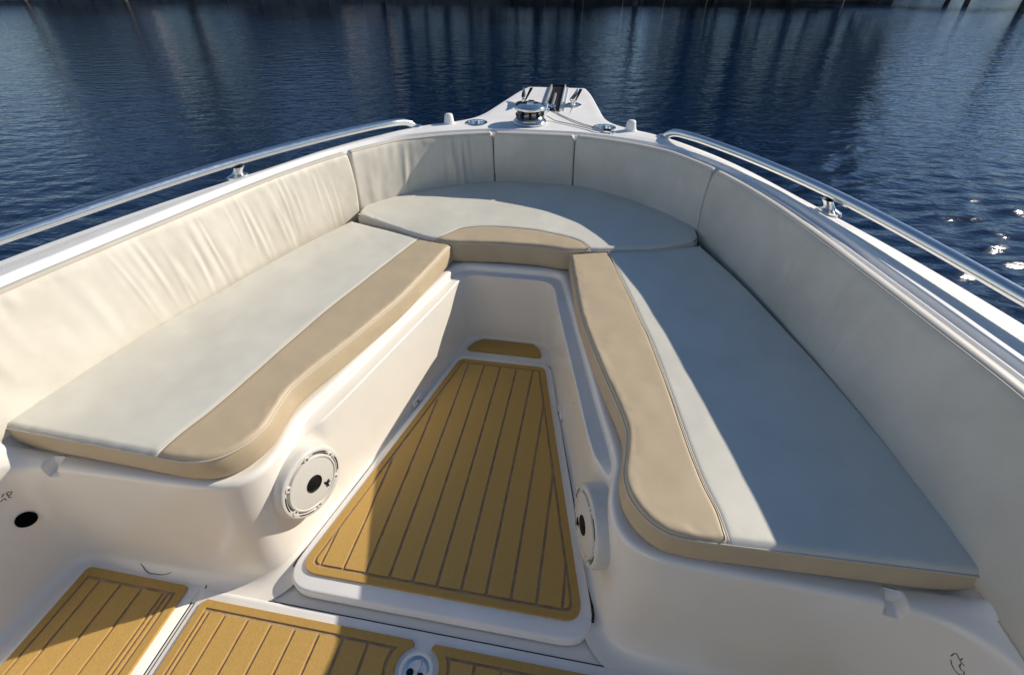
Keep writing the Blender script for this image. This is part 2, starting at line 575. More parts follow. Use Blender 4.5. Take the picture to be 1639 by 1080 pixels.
def crown_mesh(seed, n, rx, rz, zc, leaf):
    rg = np.random.default_rng(seed)
    V, F = [], []
    cl = []
    for k in range(26):
        a = rg.uniform(0, 6.28); z = rg.uniform(-1, 1); q = math.sqrt(max(0, 1 - z * z)) * rg.uniform(.35, 1)
        cl.append((rx * q * math.cos(a), rx * q * math.sin(a), zc + rz * z, rg.uniform(.22, .42) * rx))
    for k in range(n):
        c = cl[rg.integers(len(cl))]
        d = rg.normal(0, 1, 3); d /= np.linalg.norm(d)
        p = np.array(c[:3]) + d * c[3] * rg.uniform(.45, 1.05) * np.array([1, 1, .8])
        u = rg.normal(0, 1, 3); u /= np.linalg.norm(u)
        w = np.cross(u, d); w /= np.linalg.norm(w) + 1e-9
        s = leaf * rg.uniform(.6, 1.3)
        b = len(V)
        V += [p - u * s, p + w * s * .45, p + u * s, p - w * s * .45]
        F.append((b, b + 1, b + 2, b + 3))
    return V, F, cl

def make_tree(name, label, seed, h, rx, leafm, n=2600):
    t = root(name, label, 'tree', (0, 0, 0), 'trees along the far shore')
    zc = h * .58
    V, F, cl = crown_mesh(seed, n, rx, h * .40, zc, .30)
    mb = MB()
    rg = np.random.default_rng(seed + 50)
    lean = rg.uniform(-.3, .3, 2)
    pts = [(lean[0] * s * s, lean[1] * s * s, h * .62 * s - .2) for s in np.linspace(0, 1, 7)]
    mb.add(*tube(pts, np.linspace(.24, .09, 7) * h / 9, 9))
    for k in range(9):
        c = cl[k]
        s0 = rg.uniform(.35, .9)
        p0 = np.array([lean[0] * s0 * s0, lean[1] * s0 * s0, h * .62 * s0 - .2])
        p1 = np.array(c[:3])
        mid = (p0 + p1) / 2 + np.array([0, 0, .15])
        mb.add(*tube([p0, mid, p1], [.08 * h / 9, .05 * h / 9, .02], 6))
    mb.build('trunk', BARK, t)
    mk('crown', V, F, leafm, t, smooth=False)
    return t

def copy_tree(r0, loc, rz, sc, label=None, group=None):
    r = r0.copy(); COL.objects.link(r)
    r.location = loc; r.rotation_euler = (0, 0, rz); r.scale = (sc, sc, sc)
    if label: r['label'] = label
    for ch in [c for c in bpy.data.objects if c.parent == r0]:
        c = ch.copy(); COL.objects.link(c); c.parent = r
    return r

T0 = make_tree('broadleaf_tree', 'dense dark broadleaf tree above the far seawall', 1, 9.5, 3.6, LEAF)
T1 = make_tree('broadleaf_tree', 'mid green spreading tree above the far seawall', 2, 8.0, 3.9, LEAF2)
T2 = make_tree('shrub_tree', 'low bushy shrub tree hanging over the far seawall', 3, 4.2, 2.4, LEAF)
def AZ(deg, dist): return (0.335 + dist * math.sin(R_(deg)), 0.44 + dist * math.cos(R_(deg)))
spots = [(0, -20.5, 41, 1.0), (1, -16.5, 39, .95), (0, -12.0, 42, 1.15), (0, -7.5, 40, 1.05), (1, -3.6, 39, .85),
         (0, 7.2, 39, 1.0), (0, 11.8, 40, 1.1), (1, 15.6, 39, .95), (0, 19.4, 38, .9),
         (1, 24.6, 112, .8), (0, 29.4, 116, .7), (1, 33.2, 110, .8), (0, 41.0, 96, .7), (1, 46.5, 100, .75),  # unseen right treeline, added to cut off the brightest horizon band
         (0, -43.8, 72, .45), (0, -36.2, 66, .4), (1, -33.6, 70, .45), (1, -25.2, 70, .5),  # low left row, added to block the horizon glow
         (0, 23.2, 92, .8), (1, 26.6, 96, .7), (0, 31.6, 94, .65), (1, 37.8, 96, .7),  # more of the added right-hand screen against the low sky
         (0, -39.0, 47, .9), (2, -18.5, 36.5, 1.0), (2, -14.2, 36.2, 1.0), (2, -9.6, 36.3, 1.1), (2, -5.4, 36.2, 1.0),
         (2, 6.4, 35.2, .9), (2, 9.4, 35.0, 1.05), (2, 13.4, 34.6, 1.0), (2, 17.2, 34.0, 1.0), (2, 20.6, 33.6, .8),
         (2, -33.0, 42, .6), (2, -28.5, 40, .55), (1, -47.5, 56, .7)]
ORD = ['', 'first', 'second', 'third', 'fourth', 'fifth', 'sixth', 'seventh', 'eighth', 'ninth', 'tenth', 'eleventh', 'twelfth']
def region(q): return 3 if q[2] > 88 else (2 if q[1] < -24 else (q[1] < 0) * 1)
used = set()
for i, (k, a, dist, sc) in enumerate(spots):
    if k != 2: sc *= 1.35
    src = (T0, T1, T2)[k]
    x, y = AZ(a, dist)
    side = ('left of the far gap' if a < 0 else 'right of the far gap')
    kind = ('dense dark broadleaf tree', 'mid green spreading tree', 'low bushy shrub tree')[k]
    if dist > 88: side = 'added beyond the dock, right, to screen the low sky'
    if a < -24: side = 'far left, beyond the houses'
    nth = sum(1 for q in spots[:i] if q[0] == k and region(q) == region(spots[i])) + 1
    word = ORD[nth]
    lab = f'{word} {kind} {side}'
    if k in used:
        copy_tree(src, (x, y, .55), i * 1.7, sc, lab)
    else:
        used.add(k); src.location = (x, y, .55); src.scale = (sc,) * 3; src['label'] = lab

def house(x, y, w, dp, h, rz, label):
    t = root('house', label, 'house', (x, y, .6), 'pale houses on the far shore')
    Rz = Matrix.Rotation(rz, 3, 'Z')
    P = lambda a, b, c: tuple(Vector((x, y, .6)) + Rz @ Vector((a, b, c)))
    mb = MB(); mb.add(*box((x, y, .6 + h / 2), (w, dp, h), Rz)); mb.build('wall', STUCCO, t, smooth=False)
    mb = MB()
    e = .5
    v = [P(-w / 2 - e, -dp / 2 - e, h), P(w / 2 + e, -dp / 2 - e, h), P(w / 2 + e, dp / 2 + e, h), P(-w / 2 - e, dp / 2 + e, h),
         P(-w / 2 + 1.5, 0, h + dp * .28), P(w / 2 - 1.5, 0, h + dp * .28)]
    mb.add(v, [(0, 1, 5, 4), (1, 2, 5), (2, 3, 4, 5), (3, 0, 4), (3, 2, 1, 0)]); mb.build('roof', ROOFM, t, smooth=False)
    nwin = int(w // 2.6)
    for s in range(int(h // 2.8)):
        for k in range(nwin):
            cx = -w / 2 + (k + .5) * w / nwin
            c = P(cx, -dp / 2 - .02, 1.5 + s * 2.8)
            mb = MB(); mb.add(*box(c, (1.35, .10, 1.45), Rz, .01)); fr = mb.build('window', WHITEPL, t, smooth=False)
            c2 = P(cx, -dp / 2 - .065, 1.5 + s * 2.8)
            mb = MB(); mb.add(*box(c2, (1.15, .03, 1.25), Rz)); mb.build('pane', GLASS, fr, smooth=False)
x, y = AZ(-30.5, 58); house(x, y, 9, 8, 5.6, R_(24), 'pale two storey house behind the far left seawall')
x, y = AZ(-24.8, 60); house(x, y, 6, 7, 3.0, R_(18), 'small pale single storey house beside the tall trees')
x, y = AZ(-45, 66); house(x, y, 8, 8, 3.0, R_(35), 'low pale house at the far left end of the shore')

# ================================================================== BOAT
boat = root('motor_boat', 'white motor boat bow with cream lounge seats, seen from its cockpit', 'boat', (0, 0, 0))

# ---- moulded cockpit liner: matched columns  T (lip) | E (panel / floor edge) | Q (outboard end of the seat top)
#  Tx Ty  Ex Ey  ledge wall zfloor fillet Qx Qy Qz
LC = np.array([
 (.000, 2.236, .000, 2.196, 1, 0, -.02, .015, .000, 3.000, .383),
 (.120, 2.236, .095, 2.196, 1, 0, -.02, .015, .210, 2.990, .383),
 (.190, 2.232, .155, 2.190, 1, 0, -.02, .015, .330, 2.940, .383),
 (.232, 2.205, .193, 2.162, 1, 0, -.02, .015, .560, 2.800, .383),
 (.250, 2.150, .213, 2.110, 1, 0, -.02, .015, .700, 2.660, .383),
 (.272, 2.060, .224, 2.050, 1, 0, -.02, .015, .860, 2.400, .383),
 (.326, 1.840, .275, 1.830, 1, 0, -.02, .015, .960, 2.100, .383),
 (.384, 1.600, .332, 1.592, 1, 0, -.02, .015, 1.050, 1.750, .383),
 (.428, 1.420, .374, 1.412, 1, 0, -.02, .015, 1.120, 1.450, .383),
 (.455, 1.320, .398, 1.310, .9, 0, -.02, .015, 1.150, 1.300, .383),
 (.463, 1.268, .409, 1.262, .45, 0, -.02, .018, 1.160, 1.250, .383),
 (.457, 1.215, .421, 1.214, 0, 0, -.02, .02, 1.168, 1.200, .383),
 (.452, 1.165, .432, 1.166, 0, 0, -.02, .02, 1.175, 1.170, .383),
 (.458, 1.110, .445, 1.110, 0, 0, -.02, .02, 1.180, 1.140, .383),
 (.478, 1.068, .458, 1.055, 0, 0, -.025, .025, 1.182, 1.120, .383),
 (.515, 1.040, .480, 1.010, 0, 0, -.04, .03, 1.184, 1.105, .383),
 (.565, 1.026, .530, .978, 0, 0, -.05, .04, 1.186, 1.096, .383),
 (.650, 1.022, .640, .965, 0, 0, -.05, .05, 1.188, 1.090, .383),
 (.850, 1.018, .830, .962, 0, 0, -.05, .045, 1.192, 1.082, .384),
 (1.000, 1.014, .985, .960, 0, .03, -.05, .035, 1.198, 1.072, .388),
 (1.085, 1.002, 1.075, .957, 0, .15, -.05, .03, 1.210, 1.056, .43),
 (1.145, .972, 1.118, .942, 0, .45, -.05, .03, 1.228, 1.030, .54),
 (1.185, .920, 1.138, .900, 0, .80, -.05, .03, 1.248, .985, .65),
 (1.208, .830, 1.146, .810, 0, 1, -.05, .03, 1.272, .890, .70),
 (1.222, .650, 1.150, .600, 0, 1, -.05, .03, 1.290, .700, .70),
 (1.235, .200, 1.158, .200, 0, 1, -.05, .03, 1.305, .200, .70),
 (1.240, -1.50, 1.16, -1.50, 0, 1, -.05, .06, 1.310, -1.50, .70),
 (1.240, -3.40, 1.16, -3.40, 0, 1, -.05, .06, 1.310, -3.40, .70)])
def build_liner():
    A = smooth_cols(pchip(LC, per=24), 40)
    A[0] = LC[0]
    # the drain notch in the top edge of each aft face
    A = mirror_join(A, (0, 2, 8))
    T, E, led, wall, zf, fil, Q, Qz = A[:, 0:2], A[:, 2:4], A[:, 4:5], A[:, 5:6], A[:, 6:7], A[:, 7:8], A[:, 8:10], A[:, 10:11]
    n = normals2(T)            # left of travel (port aft -> bow -> starboard aft): points outboard
    # travel port aft->bow: direction +y, left = -x : outboard. good
    nE = normals2(E)
    rows = []
    def row(xy, z): rows.append(np.concatenate([xy, z], 1))
    W = wall
    Qz = np.where(Qz < .3835, .351, Qz)
    row(Q, Qz)
    row(T * .35 + Q * .65, np.full_like(W, .351) * (1 - W) + (.55) * W)
    row(T + .035 * n, .353 * (1 - W) + .44 * W)
    row(T + .018 * n, .3565 * (1 - W) + .41 * W)
    row(T + .007 * n, .3575 * (1 - W) + .39 * W)
    row(T - .001 * n, .354 * (1 - W) + .38 * W)
    def N(z):                                   # plain sloping face
        t = (z - zf) / (.347 - zf)
        return E * (1 - t) + T * t + n * (-.006 * t)
    def mix(Lxy, Lz, z):
        z = np.full_like(W, z)
        row(N(z) * (1 - led) + Lxy * led, z * (1 - led) + Lz * led)
    mix(T - .005 * n, .347, .347)
    mix(T - .007 * n, .334, .338)
    mix(T - .0095 * n, .3300, .330)
    mix(T - .014 * n, .3290, .322)
    mix(E + .007 * nE, .3280, .314)
    mix(E + .0022 * nE, .3275, .306)
    mix(E + .000 * nE, .3255, .297)
    mix(E - .001 * nE, .322, .285)
    for z in (.26, .20, .14, .09):
        mix(E - .001 * nE, z, z)
    for k in range(6):
        a = k / 5 * math.pi / 2
        row(E - nE * fil * (1 - math.cos(a)) + (N(zf + fil) - E) * (1 - k / 5) * (1 - led), zf + fil * (1 - math.sin(a)))
    row(E - nE * (fil + .03), zf - .0005)
    Rn = np.stack(rows)                      # rows x cols x 3
    dz = .018 * np.clip(np.abs(T[:, 0]) - .45, 0, .6) * np.clip((1.12 - T[:, 1]) / .06, 0, 1) * (1 - W[:, 0])
    for i in range(1, 13):
        Rn[i, :, 2] -= dz * (1 if i < 9 else (13 - i) / 5)
    # drain notches
    for s in (-1, 1):
        for i in range(3, 9):
            hw = .024 - .0018 * (i - 3)
            wgt = np.clip((hw - np.abs(Rn[i, :, 0] - s * 1.040)) / .0045, 0, 1) * (Rn[i, :, 1] > .93)
            Rn[i, :, 1] += (.014 if i == 3 else .027) * wgt
    nr, nc = Rn.shape[:2]
    o = mk('cockpit_liner', Rn.reshape(-1, 3), grid_faces(nr, nc), GEL, boat, True)
    fix_normals(o)
    o.modifiers.new('even_shading', 'WEIGHTED_NORMAL').weight = 60
    return o
liner = build_liner()

# ---- soles
mb = MB()
mb.add([(-.440, 1.03, -.0225), (.440, 1.03, -.0225), (.235, 2.22, -.0225), (-.235, 2.22, -.0225), (-.440, 1.03, -.0525), (.440, 1.03, -.0525)],
       [(0, 1, 2, 3), (4, 5, 1, 0)])
mb.build('footwell_sole', GEL, boat, smooth=False)
mb = MB()
mb.add([(-1.2, -3.4, -.052), (1.2, -3.4, -.052), (1.2, 1.06, -.052), (-1.2, 1.06, -.052)], [(0, 1, 2, 3)])
mb.build('cockpit_sole', GEL, boat, smooth=False)

# ---- gunwale deck.  columns K (coaming edge) | G (outer edge)
KG = np.array([
 (.000, 2.968, .000, 4.075), (.085, 2.967, .130, 4.075), (.125, 2.966, .190, 4.072), (.150, 2.965, .205, 4.045),
 (.180, 2.963, .245, 3.88), (.215, 2.960, .290, 3.62), (.270, 2.946, .346, 3.31), (.325, 2.930, .385, 3.215), (.390, 2.910, .470, 3.125),
 (.465, 2.880, .585, 3.045), (.560, 2.832, .705, 2.93), (.660, 2.770, .856, 2.74), (.760, 2.660, .945, 2.595), (.845, 2.540, 1.02, 2.445),
 (.985, 2.240, 1.135, 2.195), (1.058, 2.020, 1.235, 1.970), (1.130, 1.760, 1.335, 1.705), (1.200, 1.500, 1.415, 1.455),
 (1.255, 1.280, 1.465, 1.230), (1.290, 1.050, 1.500, 1.000), (1.310, .800, 1.520, .780), (1.325, .300, 1.535, .300), (1.325, -1.5, 1.53, -1.5), (1.325, -3.4, 1.50, -3.4)])
KG[:, 0] -= .018 * np.clip((KG[:, 0] - .5) / .3, 0, 1)
def deck_cols():
    return mirror_join(pchip(KG, per=7), (0, 2))
def build_deck():
    A = smooth_cols(deck_cols(), 1)
    f = .024 * np.clip((2.95 - A[:, 3:4]) / .6, 0, 1)
    A[:, 2:3] += f * np.sign(A[:, 2:3])
    K, G = A[:, :2], A[:, 2:4]
    D = G - K
    W = np.linalg.norm(D, axis=1)[:, None]
    d = D / W
    n = normals2(K); nG = normals2(G)
    bow = np.clip((K[:, 1:2] - 2.70) / .2, 0, 1)            # the moulded steps get slimmer round the bow
    rows = []
    def kin(off, z): rows.append(np.concatenate([K + n * (.012 + off * (1 - .35 * bow)), np.full((len(K), 1), z)], 1))
    def gout(off, z): rows.append(np.concatenate([G + nG * off, np.full((len(K), 1), z)], 1))
    kin(0, .50); kin(0, .702); kin(.002, .7065); kin(.006, .708); kin(.011, .708); kin(.0125, .706); kin(.0135, .701); kin(.021, .7005)
    kin(.0225, .705); kin(.0245, .7095); kin(.029, .7095); kin(.031, .705); kin(.0325, .7015); kin(.044, .7015); kin(.047, .709); kin(.0505, .7165); kin(.055, .7195)
    kin(.066, .7195); kin(.071, .7185); kin(.074, .7165); kin(.080, .7155)
    base = rows[-1][:, :2]
    inner = G - nG * .045
    sl = np.clip((2.95 - G[:, 1:2]) / .6, 0, 1) * .018          # side decks fall outboard, the foredeck is flat
    zi = .7195 - sl
    for t in (.08, .3, .5, .7, .88):
        rows.append(np.concatenate([base * (1 - t) + inner * t, (.7165 if t < .1 else .7195) - sl * t + .0 * zi], 1))
    def gout(off, z): rows.append(np.concatenate([G + nG * off, z - sl], 1))
    gout(-.045, .7195); gout(-.020, .719); gout(-.008, .717); gout(-.002, .7115); gout(0, .704); gout(0, .690)
    gout(.010, .686); gout(.014, .676); gout(.010, .664); gout(0, .660)
    def hull(z, pull):
        P = G.copy()
        P[:, 0] = G[:, 0] * (1 - pull * .9)
        P[:, 1] = G[:, 1] - pull * 1.5 * np.clip((G[:, 1] - 1.5) / 2.5, 0, 1)
        rows.append(np.concatenate([P, np.full((len(K), 1), z)], 1))
    hull(.50, .06); hull(.2, .15); hull(-.15, .25); hull(-.7, .36)
    Rn = np.stack(rows)
    nr, nc = Rn.shape[:2]
    i0 = 20                                                   # rows up to the outer lip are deck; hull below
    iH = nr - 9
    dk = mk('gunwale_deck', Rn[:iH + 1].reshape(-1, 3), grid_faces(iH + 1, nc), [GELW, NONSKID], boat, True)
    # non-skid panels on the flat of the side decks
    mi = []
    for i in range(iH):
        for j in range(nc - 1):
            ymid = Rn[i, j, 1]
            mi.append(1 if (i0 <= i < i0 + 5 and ymid < 2.80) else 0)
    dk.data.polygons.foreach_set('material_index', mi)
    fix_normals(dk)
    dk.data.set_sharp_from_angle(angle=R_(28))
    hl = mk('hull', Rn[iH:].reshape(-1, 3), grid_faces(nr - iH, nc), HULLM, boat, True)
    fix_normals(hl)
    return dk, A
deck, DECKA = build_deck()

# recess the two cup holders into the deck: cut the round openings
def cut_holes():
    me = deck.data
    bm = bmesh.new(); bm.from_mesh(me)
    for cx, cy, r in ((-.335, 3.105, .046), (.345, 3.105, .046)):
        # local refinement, then remove faces inside and snap the border to a circle
        for it in range(4):
            fs = [f for f in bm.faces if any((v.co.x - cx) ** 2 + (v.co.y - cy) ** 2 < (r * 1.9) ** 2 for v in f.verts) and f.normal.z > .5 and max(e.calc_length() for e in f.edges) > .02]
            es = list({e for f in fs for e in f.edges if e.calc_length() > .016})
            if not es: break
            bmesh.ops.subdivide_edges(bm, edges=es, cuts=1, use_grid_fill=True)
        rm = [f for f in bm.faces if (f.calc_center_median().x - cx) ** 2 + (f.calc_center_median().y - cy) ** 2 < r * r and f.calc_center_median().z > .69]
        bmesh.ops.delete(bm, geom=rm, context='FACES')
    bm.normal_update()
    bm.to_mesh(me); bm.free()
cut_holes()

# ---- hatch lid with its foam mat
def sx(y): return .22 + .2345 * (2.07 - y)                   # footwell panel line
LID = round_poly([(-(sx(.955) - .020), .955), (sx(.955) - .020, .955), (sx(2.045) - .012, 2.045), (-(sx(2.045) - .012), 2.045)], [.085, .085, .055, .055], 8)
gut = [(p[0], max(p[1], 1.02)) for p in offset_poly(np.array(LID), -.0085)]
mb = MB(); mb.add(*slab(dedupe(gut, .001), -.0525, -.0195, .001)); mb.build('hatch_gutter', DARKGAP, boat)
lidt = MB().add(*slab(LID, -.046, -.0078, .008)).build('hatch_lid', GELW, boat, sharp=50)
def planked(out, inner, xs, parent, ztop, gap=.0080, thick=.0042):
    """out: ccw outline; inner(g): the same outline (same vertex count) drawn in to the border groove plus g"""
    o1 = np.array(out)
    MB().add(*slab(offset_poly(o1, .0015), ztop - .0085, ztop - thick, .0005)).build('groove_sheet', CAULK, parent, smooth=False)
    n = len(o1)
    V = []
    for P, z in ((o1, ztop - .008), (o1, ztop - .0012), (offset_poly(o1, .0012), ztop), (inner(-gap / 2 - .0012), ztop), (inner(-gap / 2), ztop - .0012), (inner(-gap / 2), ztop - thick - .0005)):
        V += [(p[0], p[1], z) for p in P]
    o = mk('mat_border', V, grid_faces(6, n, True), EVAB, parent, False)
    fix_normals(o)
    core = dedupe(inner(gap / 2))
    edges = [-9] + sorted(xs) + [9]
    for a, b in zip(edges[:-1], edges[1:]):
        P = clip(clip(core, 0, a + gap / 2, False), 0, b - gap / 2, True)
        P = dedupe(P, 1e-4)
        if len(P) < 3 or abs(area2(P)) < 4e-5: continue
        MB().add(*slab(P, ztop - thick - .0004, ztop, .0012)).build('plank', EVA, parent, smooth=False)
def inset_fn(sharp, rad, inset, seg):
    sharp = np.array(sharp)
    rad = rad if isinstance(rad, (list, tuple)) else [rad] * len(sharp)
    return lambda g: np.array(round_poly(offset_poly(sharp, inset + g), [max(r - inset - g, .004) for r in rad], seg))
SH = [(-(sx(1.0) - .05), 1.002), (sx(1.0) - .05, 1.002), (sx(2.012) - .042, 2.012), (-(sx(2.012) - .042), 2.012)]
RD = [.05, .05, .036, .036]
planked(round_poly(SH, RD, 8), inset_fn(SH, RD, .026, 8), [(k - 6) * .072 for k in range(1, 12)], lidt, 0.0)
# small mat on the sole ahead of the lid
MATF = round_poly([(-.190, 2.092), (.172, 2.092), (.150, 2.150), (.115, 2.182), (-.125, 2.182), (-.160, 2.150)], .02, 5)
fm = MB().add(*slab(MATF, -.022, -.013, .0015)).build('fore_mat', EVAB, boat)
# hinges
for s, hy in ((-1, 1.725), (1, 1.755)):
    hx = s * (sx(hy) - .006)
    h = MB().add(*box((hx, hy, .006), (.016, .062, .032), Matrix.Rotation(s * math.atan(.2345), 3, 'Z'), .004)).build('hinge', WHITEPL, boat)
    Mx = Matrix.Translation((hx - s * .008, hy - .012, .010)) @ Matrix.Rotation(-s * math.pi / 2, 4, 'Y')
    MB().add(*lathe([(.0045, 0), (.0045, .002), (.0, .003)], 10, Mx)).build('screw', BLACK, h)
for x, y, z, s in ((-.352, 1.535, .255, -1), (.338, 1.58, .245, 1)):
    Mx = Matrix.Translation((x, y, z)) @ Matrix.Rotation(-s * math.pi / 2, 4, 'Y')
    MB().add(*lathe([(.0055, -.004), (.0055, .003), (.003, .0045), (0, .0045)], 12, Mx)).build('snap_stud', BLACK, boat)

# ---- cockpit lids and foam mats
def lid(pts, r, name='floor_lid'):
    P = round_poly(pts, r, 5)
    g = [tuple(p) for p in offset_poly(np.array(P), -.0035)]
    MB().add(*slab(g, -.0535, -.0505, .0005)).build('lid_seam', DARKGAP, boat, smooth=False)
    return MB().add(*slab(P, -.0525, -.0475, .0025)).build(name, GELW, boat)
L0 = lid([(-.690, -1.5), (.690, -1.5), (.690, .925), (-.690, .925)], .012)
L1 = lid([(-1.118, -1.5), (-.704, -1.5), (-.704, .955), (-1.10, .940)], .012)
L2 = lid([(.704, -1.5), (1.118, -1.5), (1.10, .940), (.704, .955)], .012)
ZM = -.0395
cy0, cr = .832, .058                                          # pull-ring latch
def ring_pts(rr, a0, a1, n): return [(-rr * math.cos(R_(a0 + (a1 - a0) * k / n)), cy0 + rr * math.sin(R_(a0 + (a1 - a0) * k / n))) for k in range(n + 1)]
O1 = [(-.668, -1.2), (-.024, -1.2)] + ring_pts(cr, -65, 65, 14) + [(-.0255, .891), (-.032, .898), (-.655, .898), (-.668, .886)]
def IN1(g):
    i = .026 + g
    a = math.degrees(math.asin((.898 - i - cy0) / (cr + i)))
    q = ring_pts(cr + i, -a, a, 14)
    return np.array([(-.668 + i, -1.2 + i), (q[0][0], -1.2 + i)] + q + [(q[-1][0] - .0005, q[-1][1]), (q[-1][0] - .001, q[-1][1]), (-.668 + i + .003, .898 - i), (-.668 + i, .895 - i)])
xs_low = [-.6285] + [-.5775 + .0715 * k for k in range(8)]
planked(O1, IN1, xs_low, L0, ZM)
flip = lambda P: np.array([(-p[0], p[1]) for p in P][::-1])
planked(flip(O1), lambda g: flip(IN1(g)), [-x for x in xs_low], L0, ZM)
S3 = [(-1.095, -1.2), (-.735, -1.2), (-.735, .922), (-1.082, .922)]
x3 = [-.7795] + [-.7945 - .0715 * k for k in range(5)]
planked(round_poly(S3, .016, 4), inset_fn(S3, .016, .028, 4), x3, L1, ZM)
S4 = [(-p[0], p[1]) for p in S3][::-1]
planked(round_poly(S4, .016, 4), inset_fn(S4, .016, .028, 4), [-x for x in x3], L2, ZM)
# latch
lt = MB().add(*lathe([(.045, -.004), (.045, .004), (.043, .0065), (.037, .0065), (.0355, .004), (.0345, -.002)], 36, Matrix.Translation((0, cy0, -.0455)))).build('pull_latch', WHITEPL, boat)
MB().add(*lathe([(.0345, .001), (.030, -.001), (.018, -.004), (.0, -.005)], 36, Matrix.Translation((0, cy0, -.0455)))).build('latch_dish', STEEL, lt)
for a in (200, 320, 80):
    p = (.017 * math.cos(R_(a)), cy0 + .017 * math.sin(R_(a)), -.0475)
    if a != 80: MB().add(*lathe([(.0, .004), (.008, .0035), (.0095, .001), (.0095, -.003)], 16, Matrix.Translation(p))).build('finger_hole', BLACK, lt)
MB().add(*tube([(.004 + .006 * math.sin(t * 3), cy0 - .006 + .034 * t, -.0455 + .002) for t in np.linspace(0, 1, 8)], .0016, 6)).build('latch_bar', STEEL, lt)

# ---- speakers
def speaker(s):
    c = Vector((s * .420, 1.172, .206))
    nrm = Vector((-s * .955, -.275, .075)).normalized()
    u = Vector((0, 0, 1)); u = (u - nrm * u.dot(nrm)).normalized()
    r = u.cross(nrm)
    Mx = Matrix(((r.x, u.x, nrm.x, c.x), (r.y, u.y, nrm.y, c.y), (r.z, u.z, nrm.z, c.z), (0, 0, 0, 1)))
    ring = MB().add(*lathe([(.111, -.05), (.111, .006), (.1085, .020), (.106, .0235), (.102, .025), (.0925, .025), (.0915, .024), (.0900, .008), (.0860, .008), (.0855, .026), (.084, .0285), (.080, .029), (.078, .027)], 64, Mx)).build('speaker', SPK, boat, sharp=40)
    prof = []
    for k in range(26):
        rr = .0782 - k * .0021
        prof.append((rr, .0262 + .004 * (1 - (rr / .078) ** 2) + (.0007 if k % 2 else 0)))
    prof.append((.0255, .0312))
    MB().add(*lathe(prof, 64, Mx)).build('grille', GRILLE, ring, sharp=60)
    MB().add(*lathe([(.0265, .029), (.0265, .0325), (.0245, .0335), (.022, .031), (.012, .034), (0, .035)], 36, Mx)).build('centre_cap', BLACK, ring)
    for k in range(6):
        a = R_(60 * k + 22)
        q = Mx @ Matrix.Translation((.0895 * math.cos(a), .0895 * math.sin(a), .012))
        lug = MB().add(*lathe([(.0105, 0), (.0105, .014), (.009, .0155), (.0042, .0155), (.004, .012)], 16, q)).build('lug', SPK, ring, sharp=40)
        MB().add(*lathe([(.004, .0125), (.0022, .0145), (0, .0145)], 10, q)).build('screw', BLACK, ring)
    for k in range(6):                                   # dark slots between the lugs
        if k in (1, 4): continue
        a0 = 60 * k + 22 + 13
        arc = [tuple(Mx @ Vector((.0955 * math.cos(R_(a0 + t)), .0955 * math.sin(R_(a0 + t)), .0252))) for t in np.linspace(0, 34, 12)]
        MB().add(*tube(arc, [.0005] + [.0017] * 10 + [.0005], 6)).build('slot', BLACK, ring)
    # three-pronged emblem low on the grille
    e = MB()
    bx, by = .034 * 1, -.040
    if s > 0: bx = -.036
    for p0, p1, w in (((0, 0), (.002, -.016), .0045), ((0, 0), (.012, .006), .004), ((0, 0), (-.006, .011), .004), ((.004, -.002), (.014, -.004), .003)):
        a0 = Mx @ Vector((bx + p0[0], by + p0[1], .0306)); a1 = Mx @ Vector((bx + p1[0], by + p1[1], .0306))
        e.add(*tube([a0, a0.lerp(a1, .5), a1], [w * .8, w * .75, w * .3], 6))
    e.build('emblem', BLACK, ring)
speaker(-1); speaker(1)

# ---- round black hole in the port side of the liner, scuffs
def ray_liner(o, d):
    dg = bpy.context.evaluated_depsgraph_get()
    ok, p, n, i = liner.ray_cast(Vector(o), Vector(d).normalized())
    return (p, n) if ok else (None, None)
bpy.context.view_layer.update()
SC_L = [[(-1.2, 0.9399, 0.2446), (-1.2, 0.9463, 0.2438), (-1.2, 0.9519, 0.2444), (-1.2, 0.9515, 0.2359)], [(-1.2, 0.9504, 0.2526), (-1.2, 0.9581, 0.2561)], [(-1.2, 0.9607, 0.2522), (-1.2, 0.9682, 0.2502), (-1.2, 0.9737, 0.2451), (-1.2, 0.9668, 0.2402), (-1.2, 0.9612, 0.2425), (-1.2, 0.9625, 0.2496), (-1.2, 0.96, 0.2353), (-1.2, 0.9645, 0.2314)]]
SC_R = [[(1.2, 0.9901, 0.2082), (1.2, 0.9907, 0.2208), (1.2, 0.9883, 0.2281), (1.2, 0.9787, 0.2283), (1.2, 0.9686, 0.2303), (1.2, 0.9628, 0.2339)], [(1.2, 0.9754, 0.2275), (1.2, 0.9752, 0.2389)], [(1.2, 0.9846, 0.2029), (1.2, 0.9776, 0.1986), (1.2, 0.968, 0.199), (1.2, 0.9583, 0.204), (1.2, 0.9548, 0.2077), (1.2, 0.9493, 0.2185), (1.2, 0.9554, 0.2244), (1.2, 0.9608, 0.2181), (1.2, 0.9697, 0.2196)], [(1.2, 0.9698, 0.2267), (1.2, 0.9655, 0.218)]]
EYE = Vector((.335, .441, 1.408))
def wall_pt(px, py, pz): return ray_liner(EYE, Vector((px, py, pz)) - EYE)
p, n = wall_pt(-1.2, .949, .1447)
if p:
    if n.x < 0: n = -n
    q = n.to_track_quat('Z', 'Y').to_matrix().to_4x4(); q.translation = p
    MB().add(*lathe([(.0235, -.006), (.0235, .0055), (.0215, .006), (.020, .0040), (.0, .0036)], 28, q)).build('drain_hole', HOLE, boat)
def scuff(paths, w):
    m = MB()
    for path in paths:
        P = [wall_pt(*t)[0] for t in path]
        P = [p for p in P if p]
        if len(P) > 1: m.add(*tube(P, w, 5))
    if m.v: m.build('scuff_mark', STAIN, boat)
scuff(SC_L, .0014)
scuff(SC_R, .0012)

